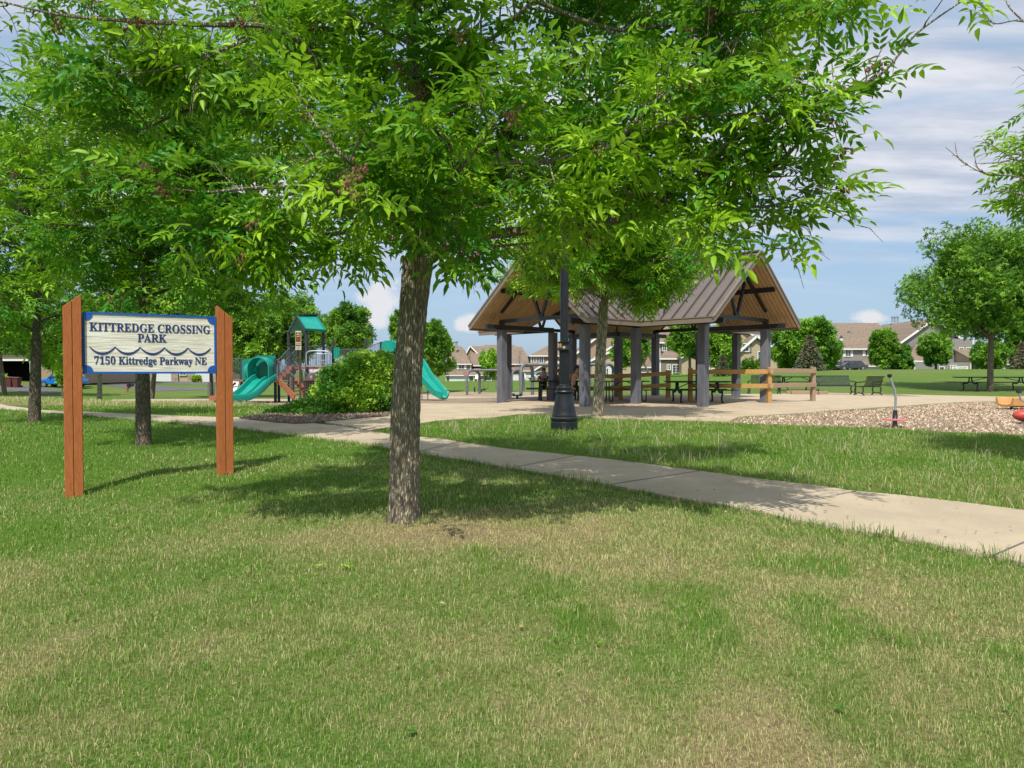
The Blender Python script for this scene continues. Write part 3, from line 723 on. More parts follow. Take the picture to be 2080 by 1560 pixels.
def rider():
    g = gp(2096, 862); t = thing('seesaw', 'faded red seesaw seat with a bent handle at the right edge', 'seesaw', (g.x, g.y, g.z))
    m = MB(); m.ball((0, 0, .2), (.42, .2, .16), 24, 14); m.build('seat', M['red'], t, smooth=True)
    m = MB(); m.tube([(-.12, -.05, .38), (-.12, -.19, .33), (-.12, -.215, .2), (-.12, -.18, .06)], .035, 8); m.build('strap', M['steel'], t, smooth=True)
    m = MB(); m.tube([(-.12, -.1, .34), (-.17, -.06, .48), (-.27, -.02, .56), (-.3, 0, .72)], .022, 10); m.build('handle', M['galv'], t, smooth=True)
    m = MB(); m.lathe([(.05, .7), (.055, .73), (.05, .76)], c=(-.3, 0, 0), n=14); m.build('grip', M['steel'], t, smooth=True)
    m = MB(); m.bar((-.35, -.1, .03), (.5, -.1, .05), .08, .05); m.build('base', M['pole_grey'], t)
rider()
def sweep(path, cross, scale=None):
    m = MB(); n = len(cross); vs = []; P = [Vector(p) for p in path]
    for i, p in enumerate(P):
        d = (P[min(i+1, len(P)-1)] - P[max(i-1, 0)]).normalized(); s = d.cross(Vector((0, 0, 1))).normalized(); u = s.cross(d)
        for (a, b) in cross: vs.append(p + s * a + u * b)
    fs = [(i*n+k, i*n+(k+1) % n, (i+1)*n+(k+1) % n, (i+1)*n+k) for i in range(len(P)-1) for k in range(n)]
    return m.add(vs, fs + [tuple(range(n)), tuple(range((len(P)-1)*n, len(P)*n))])
def spl(pts, k=5):
    P = [Vector(p) for p in pts]; out = []
    for i in range(len(P) - 1):
        p0, p1, p2, p3 = P[max(i-1, 0)], P[i], P[i+1], P[min(i+2, len(P)-1)]
        for j in range(k):
            t = j / k; out.append(.5 * ((2*p1) + (-p0+p2)*t + (2*p0-5*p1+4*p2-p3)*t*t + (-p0+3*p1-3*p2+p3)*t**3))
    return out + [P[-1]]
TR = [(-.32,.2),(-.28,.22),(-.26,.2),(-.22,.04),(-.1,0),(.1,0),(.22,.04),(.26,.2),(.28,.22),(.32,.2),(.3,-.02),(.12,-.07),(-.12,-.07),(-.3,-.02)]
def orange_slide():
    g = gp(2040, 833); t = thing('toddler_slide', 'low orange plastic slide coming in at the right edge of the wood chips', 'slide', (g.x, g.y, g.z))
    p = spl([(0, 0, .17), (.6, .1, .17), (1.1, .15, .24), (1.7, .2, .55), (2.4, .25, 1.1)])
    sweep(p, TR).build('chute', M['orange'], t, world=False, smooth=True)
    MB().tube([(2.4, .6, 0), (2.4, .6, 1.9)], .05).build('post', M['play_post'], t); MB().tube([(2.4, -.15, 0), (2.4, -.15, 1.9)], .05).build('post', M['play_post'], t)
    MB().box((2.9, .25, 1.08), (.9, .8, .06)).build('deck', M['play_brown'], t)
    MB().tube([(.25, .05, 0), (.25, .05, .14)], .04).build('foot', M['steel'], t)
orange_slide()
# ================================================================ LEFT PLAYGROUND
def playset():
    g = gp(600, 816); t = thing('play_structure', 'dark-posted climbing structure with teal roof, double slide and stairs', 'playground structure', (g.x, g.y, 0))
    def B(m, name, mat, **k): return m.build(name, mat, t, world=True, **k)
    def post(px, top, Y, r=.062):
        p = at(px, top, Y); b = Vector((p.x, p.y, T(p.x, p.y) - .05)); m = MB(); m.tube([b, p - Vector((0,0,.05)), p - Vector((0,0,.01)), p], [r, r, r*.85, r*.4], 12); B(m, 'post', M['play_post'], smooth=True)
    for px, top, Y in ((490,729,30.5),(559,727,29.5),(566,733,31.2),(498,745,32),(595,745,29.0),(586,671,31.7),(622,668,29.9),(657,671,30.9),(624,672,32.6),(677,690,32),(742,689,31.3),(774,695,32.5),(800,692,31.5)): post(px, top, Y)
    def slab(pts, th, name, mat):
        m = MB(); m.prism(pts, (0, 0, -th)); B(m, name, mat)
    za = at(488, 771.5, 30).z
    def P(px, Y, z): p = at(px, 750, Y); return Vector((p.x, p.y, z))
    slab([P(486,29.9,za), P(562,29.4,za), P(572,31.6,za), P(498,32.2,za)], .08, 'deck', M['play_brown'])
    zb = at(640, 745, 30.6).z
    slab([P(620,29.8,zb), P(660,30.8,zb), P(655,33,zb), P(600,32.6,zb), P(584,31.6,zb)], .1, 'deck', M['play_brown'])
    # teal panel with bubble window
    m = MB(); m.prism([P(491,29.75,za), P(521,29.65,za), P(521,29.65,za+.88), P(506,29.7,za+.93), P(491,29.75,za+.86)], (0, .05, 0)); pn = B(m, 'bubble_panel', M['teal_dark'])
    m = MB(); c = at(511, 752, 29.7); m.ball(c, (.34, .3, .34), 20, 12); B(m, 'bubble_window', M['teal'], smooth=True)
    # hood over the slide
    m = MB(); c = P(538, 29.55, za + .42); n = 18; ro, ri = .43, .39; out = Vector((-.12, -.5, -.03)); A0, A1 = [], []
    ang = [math.pi * i / n for i in range(n + 1)]
    prof = [(-ro, -.42)] + [(-ro * math.cos(a), .12 + ro * math.sin(a)) for a in ang] + [(ro, -.42)]
    vs = []; 
    for k, (off, sc) in enumerate(((Vector((0,0,0)), 1.), (out * .5, 1.04), (out, 1.08))):
        for (x, z) in prof: vs.append(c + off + Vector((x * sc, 0, z * sc)))
        for (x, z) in prof: vs.append(c + off + Vector((x * sc * .93, 0, z * sc * .93)))
    k_ = len(prof); fs = []
    for q in range(2):
        for i in range(k_ - 1):
            b0 = q * 2 * k_; b1 = (q + 1) * 2 * k_
            fs += [(b0+i, b0+i+1, b1+i+1, b1+i), (b0+k_+i, b1+k_+i, b1+k_+i+1, b0+k_+i+1)]
    for i in range(k_ - 1): fs.append((4*k_+i, 4*k_+i+1, 5*k_+i+1, 5*k_+i))
    m.add(vs, fs); B(m, 'slide_hood', M['teal'], smooth=True)
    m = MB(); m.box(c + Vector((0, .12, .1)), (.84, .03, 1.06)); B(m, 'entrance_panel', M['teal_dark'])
    dr = [(-.52,.2),(-.49,.24),(-.45,.22),(-.41,.04),(-.3,0),(-.15,0),(-.07,.03),(-.04,.13),(.04,.13),(.07,.03),(.15,0),(.3,0),(.41,.04),(.45,.22),(.49,.24),(.52,.2),(.5,-.05),(.2,-.09),(-.2,-.09),(-.5,-.05)]
    pth = spl([at(541,770,29.4), at(530,777,29.0), at(512,795,28.4), at(494,808,27.9), at(476,812.5,27.5), at(455,812,27.1)])
    B(sweep(pth, dr), 'double_slide', M['teal'], smooth=True)
    e = at(470, 815, 27.5); m = MB(); m.tube([(e.x, e.y, T(e.x, e.y)), (e.x, e.y, e.z)], .05); B(m, 'slide_foot', M['steel'])
    # stairs down to the right, and up to the tower
    def railing(a, b, h, n, mat='play_rail', arc=False):
        a, b = Vector(a), Vector(b); m = MB(); up = Vector((0, 0, h))
        m.tube([a + up, b + up], .02, 8); m.tube([a + Vector((0,0,.06)), b + Vector((0,0,.06))], .014, 6)
        for i in range(n + 1):
            q = a.lerp(b, i / n); m.tube([q + Vector((0,0,.05)), q + up], .011, 5, cap=False)
        B(m, 'railing', M[mat])
    s0, s1 = P(567, 29.4, za), P(598, 28.6, T(-9, 28.6) + .3)
    s0b, s1b = s0 + Vector((.35, .95, 0)), s1 + Vector((.35, .95, 0))
    m = MB(); m.bar(s0 + Vector((0,0,-.05)), s1 + Vector((0,0,-.05)), .05, .26); B(m, 'stringer', M['play_brown']); m = MB(); m.bar(s0b, s1b, .05, .26); B(m, 'stringer', M['play_brown'])
    for i in range(5):
        q = s0.lerp(s1, (i + .5) / 5); r_ = s0b.lerp(s1b, (i + .5) / 5); m = MB(); m.bar(q, r_, .3, .05); B(m, 'step', M['play_brown'])
    railing(s0, s1, .8, 9); railing(s0b, s1b, .8, 9)
    u0, u1 = P(572, 31.0, za), P(596, 31.5, zb)
    for i in range(4):
        q = u0.lerp(u1, (i + .5) / 4); m = MB(); m.box(q, (.3, 1.0, .2)); B(m, 'step', M['play_brown'])
    railing(u0 + Vector((0,-.5,0)), u1 + Vector((0,-.5,0)), .85, 7); railing(u0 + Vector((0,.5,0)), u1 + Vector((0,.5,0)), .85, 7)
    railing(P(468,31,za-.02), P(488,30.5,za), .95, 6); railing(P(500,32.1,za), P(566,31.7,za), .9, 16)
    railing(P(624,32.5,zb), P(657,31.2,zb), .95, 10); railing(P(586,31.7,zb), P(624,32.6,zb), .95, 10); railing(P(657,30.9,zb), P(677,32,zb+.08), .85, 7)
    railing(P(677,32,zb+.08), P(742,31.3,zb+.08), .72, 22); railing(P(742,31.3,zb+.1), P(774,32.5,zb+.42), .75, 12); railing(P(774,32.4,zb+.42), P(800,31.5,zb+.42), .75, 9)
    slab([P(660,30.9,zb), P(745,31.1,zb), P(745,32.3,zb), P(660,32.2,zb)], .1, 'bridge', M['steel'])
    slab([P(742,31.1,zb+.1), P(802,31.3,zb+.4), P(800,33,zb+.4), P(745,32.5,zb+.1)], .1, 'deck', M['play_brown'])
    # pipe barrier at the tower
    f = [at(x, y, 29.6) for x, y in ((623,745),(622,724),(624,716),(632,713),(652,713),(665,714),(669,720),(669,736))]
    m = MB(); m.tube(spl(f, 3), .028, 8); m.tube([at(624,744,29.6), at(660,744,29.6)], .024, 6)
    m.tube([at(634,745,29.7), at(634,722,29.7), at(640,719,29.7), at(672,719,29.9)], .02, 6); m.tube([at(632,732,29.7), at(668,732,29.7)], .018, 6); m.tube([at(650,744,29.7), at(656,733,29.7), at(662,744,29.7)], .016, 6)
    B(m, 'pipe_barrier', M['galv'], smooth=True)
    for q in range(6):
        x = 637 + q * 5; m = MB(); m.tube([at(x, 744, 30.2), at(x, 721, 30.2)], .014, 6); B(m, 'bar', M['galv'])
    m = MB(); m.prism([at(628,750,29.8), at(662,750,29.8), at(662,763,29.8), at(628,763,29.8)], (0, .05, 0)); B(m, 'activity_panel', M['play_white'])
    # teal posts / tube by the bridge
    for x in (680, 684, 688): m = MB(); m.tube([at(x, 728, 31.2), at(x, 706, 31.2)], .05, 8); B(m, 'teal_bar', M['teal'])
    # gable roof of the tower
    A1, A2 = at(603, 640.5, 30.7), at(641, 640, 31.5); F1, F2 = at(621.5, 669, 29.75), at(662, 671.5, 30.6); B1 = A1 * 2 - F1; B2 = A2 * 2 - F2; B1.z = F1.z; B2.z = F2.z
    for nm, q in (('roof_panel', (A1, A2, F2, F1)), ('roof_panel', (A1, B1, B2, A2))):
        m = MB(); m.prism(q, (0, 0, -.05)); B(m, nm, M['teal'])
        m = MB(); c4 = sum(q, Vector()) / 4; nn = (q[1] - q[0]).cross(q[2] - q[0]).normalized(); nn = nn if nn.z > 0 else -nn
        pts = [c4.lerp(v, .97) + nn * .02 for v in q]
        for i in range(4): m.bar(pts[i], pts[(i+1) % 4], .06, .03)
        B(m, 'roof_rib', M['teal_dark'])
    m = MB(); m.bar(A1 + Vector((-.03,0,.02)), A2 + Vector((.03,0,.02)), .3, .07); 
    for X, Y_ in ((A1, F1), (A1, B1), (A2, F2), (A2, B2)): m.bar(X + Vector((0,0,-.05)), Y_ + Vector((0,0,-.05)), .05, .09)
    B(m, 'roof_ridge', M['play_post'])
    # climbing wall at the left end
    q0 = [at(450,773,30.6), at(486,773,30.6), at(478,803,29.6), at(446,803,29.6)]
    m = MB(); m.prism(q0, (0, .06, 0)); cw = B(m, 'climbing_wall', M['play_white'])
    for x, y in ((473,782),(477,779),(470,796),(462,788)): m = MB(); m.ball(at(x, y, 30.1 if y < 790 else 29.75), .06, 8, 6); B(m, 'hand_hold', M['steel'])
    m = MB(); m.prism([at(445,771,30.6), at(489,771,30.5), at(489,773.5,30.5), at(445,773.5,30.6)], (0, .1, 0)); B(m, 'beam', M['play_brown'])
    # slide on the far right side
    pth = spl([at(806,704,31.5), at(822,712,31.2), at(846,741,30.6), at(860,765,30.2), at(878,786,29.8), at(893,803,29.5), at(903,808,29.4)])
    B(sweep(pth, [(a * 1.15, b * 1.2) for a, b in TR]), 'slide', M['teal'], smooth=True)
    for x in (857, 869): p = at(x, 775 if x < 860 else 790, 30); m = MB(); m.tube([(p.x, p.y, T(p.x, p.y)), p], .02, 6); B(m, 'slide_support', M['pole_grey'])
    m = MB(); c = at(786, 703, 31.5); m.prism([at(775,714,31.4), at(775,698,31.4), at(781,692,31.4), at(797,691,31.4), at(802,700,31.4), at(802,714,31.4)], (.1, .5, 0)); B(m, 'slide_hood', M['teal'])
    # low platform with grab rails
    q = at(433, 809, 28.6); m = MB(); m.box((q.x, q.y + .3, q.z), (.32, .7, .2)); B(m, 'low_step', M['play_brown'])
    for dx in (-.13, .13):
        m = MB(); b = Vector((q.x + dx - .08, q.y, q.z + .05)); m.tube([b, b + Vector((0,0,.55)), b + Vector((.03,0,.6)), b + Vector((.09,0,.6)), b + Vector((.12,0,.55)), b + Vector((.12,0,.1))], .018, 6); B(m, 'grab_rail', M['pole_grey'])
    b = Vector((q.x, q.y + .2, T(q.x, q.y))); m = MB(); m.tube([b, Vector((q.x, q.y + .2, q.z - .08))], .05); B(m, 'step_post', M['steel'])
playset()
def rule_sign():
    g = gp(610, 826); t = thing('rules_sign', 'narrow brown and cream park rules sign on a steel post beside the shrub', 'sign', (g.x, g.y, g.z)); k = g.y / FPX
    z = lambda y: (826 - y) * k
    MB().box((0, 0, z(672) / 2), (.06, .05, z(672))).build('post', M['bin_brown'], t)
    w = 11.5 * k
    b = MB().box((-.04, -.04, (z(672.5) + z(711)) / 2), (w, .02, z(672.5) - z(711))).build('sign_board', M['cream'], t)
    for y0, y1, mt in ((675,695,'sign_brown'),(697.5,699,'sign_brown'),(700.5,703,'sign_brown')):
        MB().box((-.04, -.052, (z(y0) + z(y1)) / 2), (w * .88, .006, z(y0) - z(y1))).build('print_block', M[mt], b)
    for i, y in enumerate((677, 680, 683.5)): MB().box((-.04, -.058, z(y)), (w * (.4, .6, .5)[i], .004, 1.1 * k)).build('print_line', M['cream'], b)
    for i, y in enumerate((705, 707, 709)): MB().box((-.04, -.052, z(y)), (w * .7, .004, .6 * k)).build('print_line', M['bin_brown'], b)
rule_sign()
def trash():
    g = gp(634, 822); t = thing('trash_receptacle', 'brown slatted litter bin with a domed lid half behind the shrub', 'litter bin', (g.x, g.y, g.z)); k = g.y / FPX
    H = (822 - 773) * k; r = 16 * k
    for i in range(20):
        a = 2 * math.pi * i / 20; c, s = math.cos(a), math.sin(a)
        m = MB(); m.bar((r*c, r*s, .05), (r*c, r*s, H - .02), .035, .01, up=(c, s, 0)); m.build('slat', M['bin_brown'], t)
    MB().lathe([(r*.9, .04), (r*.9, H)], n=20).build('liner', M['steel'], t, smooth=True)
    MB().lathe([(r*1.08, H - .02), (r*1.1, H + .02), (r*.75, H + .05), (r*.66, H + .14), (r*.4, H + .24), (r*.05, H + .27)], n=28).build('lid', M['bin_brown'], t, smooth=True)
trash()
def swing(label, pa, pb, top, base, wpx, Y, arches, topx0, topx1, seats):
    zb = 0; a = at(pa, base, Y); t = thing('swing_set', label, 'swing set', (a.x, a.y, T(a.x, a.y)), 0, 'arched pipe swing sets')
    k = Y / FPX; zt = at(pa, top, Y).z
    for px, w in arches:
        c = at(px, base, Y); x0, x1 = c.x - w / 2 * k, c.x + w / 2 * k; r = (x1 - x0) / 2
        pts = [(x0, Y - .6, T(x0, Y) - .05), (x0, Y - .6, zt - r)] + [(c.x - r * math.cos(math.pi * i / 10), Y - .6 + 1.2 * i / 10, zt - r + r * math.sin(math.pi * i / 10)) for i in range(1, 10)] + [(x1, Y + .6, zt - r), (x1, Y + .6, T(x1, Y) - .05)]
        m = MB(); m.tube(pts, .13, 10); m.build('arch', M['pole_grey'], t, world=True, smooth=True)
    p, q = at(topx0, top, Y), at(topx1, top, Y); m = MB(); m.tube([(p.x, Y, zt), (q.x, Y, zt)], .12, 10); m.build('top_beam', M['pole_grey'], t, world=True, smooth=True)
    for sx in seats:
        c = at(sx, base, Y); zs = T(c.x, Y) + .5; s = MB(); s.box((c.x, Y, zs), (.5, .2, .04)); s = s.build('swing_seat', M['steel'], t, world=True)
        for d in (-.22, .22): m = MB(); m.tube([(c.x + d, Y, zs), (c.x + d, Y, zt)], .018, 4); m.build('chain', M['pole_grey'], t, world=True)
swing('farther arched pipe swing set left of the shelter', 961, 1050, 752, 801, 25, 66, ((961.5, 24), (1051, 24)), 961, 1051, (987, 1012, 1029))
swing('nearer and taller arched pipe swing set behind the people at the table', 1070, 1240, 740.5, 803, 25, 52, ((1070, 24), (1236, 24)), 1070, 1236, (1110, 1150, 1196))
g = gp(1050, 811); t = thing('spring_rocker', 'small teal rocker toy in the wood chips left of the shelter', 'rocker toy', (g.x, g.y, g.z))
m = MB(); m.box((0, 0, .17), (.42, .3, .07)); m.ball((-.16, 0, .22), (.07, .14, .05), 8, 6); m.ball((.16, 0, .22), (.07, .14, .05), 8, 6); m.build('seat', M['teal'], t, bevel=.01)
MB().tube([(0, 0, 0), (.02, 0, .08), (0, 0, .15)], .05).build('spring', M['steel'], t)
g = gp(978, 796.5); t = thing('fitness_bar', 'low dark exercise rig standing on the lawn between the swing arches', 'exercise rig', (g.x, g.y, g.z))
m = MB(); k = g.y / FPX; m.tube([(-14*k, 0, 0), (-14*k, 0, 10*k)], .08, 6); m.tube([(-8*k, 0, 5*k), (6*k, 0, 5.3*k)], .06, 6); m.tube([(0, 0, 0), (0, 0, 5*k)], .06, 6); m.tube([(6*k, 0, 5.3*k), (7.5*k, .2, 6.2*k), (8*k, .3, 5*k), (6.5*k, .2, 4*k), (2*k, 0, 4.2*k)], .05, 6); m.build('bars', M['steel'], t)
# ================================================================ PEOPLE
def skinned(name, chains, mat, parent, sub=2, root=0):
    """chains: list of (list of (point, radius)); a chain whose first item is an int starts at that vertex of the first chain."""
    vs, es, rs = [], [], []
    for ch in chains:
        prev = None
        for it in ch:
            if isinstance(it, int): prev = it; continue
            vs.append(it[0]); rs.append(it[1])
            if prev is not None: es.append((prev, len(vs) - 1))
            prev = len(vs) - 1
    me = bpy.data.meshes.new(name); me.from_pydata([tuple(v) for v in vs], es, [])
    o = bpy.data.objects.new(name, me); COL.objects.link(o)
    sk = o.modifiers.new('s', 'SKIN'); sk.use_smooth_shade = True
    for i, d in enumerate(me.skin_vertices[0].data):
        r = rs[i]; d.radius = r if isinstance(r, tuple) else (r, r); d.use_root = (i == root)
    ss = o.modifiers.new('u', 'SUBSURF'); ss.levels = ss.render_levels = sub
    dg = bpy.context.evaluated_depsgraph_get(); m2 = bpy.data.meshes.new_from_object(o.evaluated_get(dg))
    bpy.data.objects.remove(o); m2.materials.clear(); m2.materials.append(mat)
    m2.polygons.foreach_set('use_smooth', [True] * len(m2.polygons)); m2.name = name
    r = bpy.data.objects.new(name, m2); COL.objects.link(r); r.parent = parent; return r
def person(label, loc, rz, pose, top=None, vest=False, scale=1.):
    t = thing('person', label, 'person', loc, rz, 'people sitting at the shelter table'); t.scale = (scale,) * 3
    hy = pose.get('lean', .12)
    ch = [((0, 0, .52), (.15, .12)), ((0, hy * .3, .68), (.135, .10)), ((0, hy * .7, .86), (.165, .11)), ((0, hy, 1.0), (.15, .09)), ((0, hy + .02, 1.07), .06), ((0, hy + .04, 1.13), .055), ((0, hy + .05, 1.19), (.078, .095)), ((0, hy + .045, 1.27), (.08, .098)), ((0, hy + .03, 1.325), (.05, .065))]
    chains = [ch]
    for s in (-1, 1):
        el, hd = pose['arms'][0 if s < 0 else 1]
        el = Vector((s * el[0], el[1], el[2])); hd = Vector((s * hd[0], hd[1], hd[2])); d = (hd - el).normalized()
        base = sum(len([i for i in c if not isinstance(i, int)]) for c in chains)
        chains.append([3, ((s * .19, hy, .99), .058), (el.lerp(Vector((s * .19, hy, .99)), .5), .048), (el, .04), (el.lerp(hd, .5), .037), (hd, (.03, .022)), (hd + d * .07, (.04, .016))])
        palm = base + 5; side = d.cross(Vector((0, 0, 1))).normalized()
        for f, ln in enumerate((.055, .07, .075, .065)):
            o_ = side * ((f - 1.5) * .02); chains.append([palm, (hd + d * .09 + o_, .009), (hd + d * (.09 + ln * .5) + o_ + Vector((0, 0, -.006)), .009), (hd + d * (.09 + ln) + o_ * 1.1 + Vector((0, 0, -.02)), .007)])
        chains.append([palm - 0, (hd + d * .03 - side * s * .04, .011), (hd + d * .06 - side * s * .055, .009)])
        chains.append([0, ((s * .1, .06, .5), .09), ((s * .12, .26, .5), .075), ((s * .13, .44, .5), .06), ((s * .13, .46, .3), .052), ((s * .13, .43, .1), .038), ((s * .13, .45, .05), .04), ((s * .14, .56, .03), .03)])
    skinned('body', chains, M['skin'], t)
    m = MB(); c = (0, hy + .035, 1.29); m.ball(c, (.092, .105, .078), 16, 8); m.ball((0, hy - .03, 1.23), (.085, .06, .09), 12, 8); m.build('hair', M['hair'], t, smooth=True)
    m = MB(); m.ball((0, hy + .15, 1.2), (.012, .022, .022), 8, 6)
    for s in (-1, 1): m.ball((s * .083, hy + .05, 1.205), (.012, .02, .03), 8, 6)
    m.build('face', M['skin'], t, smooth=True)
    m = MB()
    for s in (-1, 1): m.ball((s * .032, hy + .142, 1.225), (.012, .007, .007), 8, 6)
    m.ball((0, hy + .142, 1.165), (.024, .008, .006), 8, 6); m.build('eyes', M['black_cloth'], t, smooth=True)
    skinned('shorts', [[((0, 0, .5), (.17, .14)), ((0, .01, .6), (.16, .125))], [0, ((-.11, .14, .5), .10), ((-.13, .36, .5), .088)], [0, ((.11, .14, .5), .10), ((.13, .36, .5), .088)]], M['black_cloth'], t, 1)
    for s in (-1, 1): MB().ball((s * .14, .5, .045), (.05, .12, .045), 12, 8).build('shoe', M['black_cloth'], t, smooth=True)
    if top: skinned('shirt', [[((0, .01, .56), (.16, .125)), ((0, hy * .3, .68), (.148, .112)), ((0, hy * .7, .86), (.18, .122)), ((0, hy, 1.02), (.16, .098))]] + [[2, ((s * .21, hy, .985), .068), ((s * .25, hy + .04, .9), .058)] for s in (-1, 1)], M[top], t, 1)
    return t
def place(px, py, Y, dz=0): p = at(px, py, Y); return (p.x, p.y, T(p.x, p.y) + .05 + dz)
fold = dict(lean=.1, arms=(((.27, .22, .80), (.10, .42, .80)), ((.27, .22, .80), (.10, .42, .82))))
person('boy in an open black sleeveless top sitting behind the left shelter table', place(1104, 816, 27.6, .0), R(182), fold, top='black_cloth', scale=.93)
person('person in a rose top mostly hidden behind the lamp post at the table', place(1137, 816, 27.4, .0), R(170), fold, top='pink_cloth', scale=.9)
hands = dict(lean=.16, arms=(((.24, .32, .84), (.05, .26, 1.10)), ((.24, .34, .84), (.05, .28, 1.1))))
person('bare-chested person with hands raised to the face, sitting right of the lamp post', place(1161, 817, 26.1, .0), R(268), hands, scale=.98)
# ================================================================ TREES
def quat_frames(dirs, roll):
    d = dirs / np.linalg.norm(dirs, axis=1, keepdims=True); up = np.array([0., 0, 1.]) + d * 0
    s = np.cross(d, up); l = np.linalg.norm(s, axis=1, keepdims=True); s = np.where(l > .05, s / np.maximum(l, 1e-6), [1., 0, 0]); n = np.cross(s, d)
    c, q = np.cos(roll)[:, None], np.sin(roll)[:, None]
    s2 = s * c + n * q; n2 = n * c - s * q
    return np.stack([d, s2, n2], 1)     # rows: along, side, normal
LF8 = np.array([[0, 1, 2], [0, 2, 3], [1, 4, 5], [1, 5, 2], [2, 5, 6], [2, 6, 3], [4, 7, 5], [5, 7, 6]])
def leaflet(L, Wd, base, ang, droop, fine=False):
    if fine: pts = np.array([[0, 0, 0], [.24*L, -.44*Wd, .004], [.26*L, 0, -.12*Wd], [.24*L, .44*Wd, .004], [.60*L, -.42*Wd, .004-.3*droop*L], [.62*L, 0, -.1*Wd-.33*droop*L], [.60*L, .42*Wd, .004-.3*droop*L], [L, 0, -droop * L]])
    else: pts = np.array([[0, 0, 0], [.42 * L, -.5 * Wd, .004], [.48 * L, 0, -.10 * Wd], [.42 * L, .5 * Wd, .004], [L, 0, -droop * L]])
    c, s = math.cos(ang), math.sin(ang)
    return np.stack([base[0] + pts[:, 0] * c - pts[:, 1] * s, base[1] + pts[:, 0] * s + pts[:, 1] * c, base[2] + pts[:, 2]], 1)
LF = np.array([[0, 1, 2], [0, 2, 3], [1, 4, 2], [2, 4, 3]])
def ash_template(nl, seed):
    r = np.random.default_rng(seed); out = []; k = nl // 2; L = .24
    for i in range(k):
        x = L * (.38 + .62 * i / k); z = -.25 * (x / L) ** 2 * L * .6
        for s in (-1, 1): out.append(leaflet(.088 * r.uniform(.85, 1.15), .033 * r.uniform(.85, 1.1), (x, 0, z), s * r.uniform(.7, 1.0), r.uniform(.15, .5), True))
    out.append(leaflet(.10, .036, (L, 0, -.15 * L), 0, .4, True))
    V = np.concatenate(out); F = np.concatenate([LF8 + 8 * i for i in range(len(out))]); return V, F
ASH = [ash_template(7, 1), ash_template(7, 2), ash_template(5, 3)]
SIMPLE = [(leaflet(1., .55, (0, 0, 0), 0, .15), LF)]
CLUMP = []
for sd in range(2):
    r = np.random.default_rng(sd + 20); vs = [leaflet(r.uniform(.7, 1.1), .42, (0, 0, r.uniform(-.1, .1)), a + r.uniform(-.3, .3), r.uniform(0, .5)) for a in (-1.7, -.6, .6, 1.8)]
    CLUMP.append((np.concatenate(vs), np.concatenate([LF + 5 * i for i in range(4)])))
def leaves(name, P, D, scale, tmpl, mat, parent, rng, tone, roll=.7, kind=None):
    P = np.asarray(P); n = len(P); im = np.array(wmat(parent).inverted()) if parent is not None else np.eye(4)
    fr = quat_frames(np.asarray(D), rng.normal(0, roll, n)); sc = scale * rng.uniform(.75, 1.25, n) if np.isscalar(scale) else scale
    which = rng.integers(0, len(tmpl), n); Vs, Fs, Ts, k = [], [], [], 0
    for ti, (tv, tf) in enumerate(tmpl):
        idx = np.where(which == ti)[0]
        if not len(idx): continue
        v = np.einsum('vk,nkj->nvj', tv, fr[idx]) * sc[idx, None, None] + P[idx, None, :]
        f = tf[None] + (np.arange(len(idx)) * len(tv))[:, None, None] + k
        Vs.append(v.reshape(-1, 3)); Fs.append(f.reshape(-1, 3)); Ts.append(np.repeat(tone[idx], len(tv))); k += len(idx) * len(tv)
    V = np.concatenate(Vs); V = V @ im[:3, :3].T + im[:3, 3]
    return npmesh(name, V, np.concatenate(Fs), mat, {'tone': np.concatenate(Ts)}, parent)
def curve(pts, k=6): return spl(pts, k)
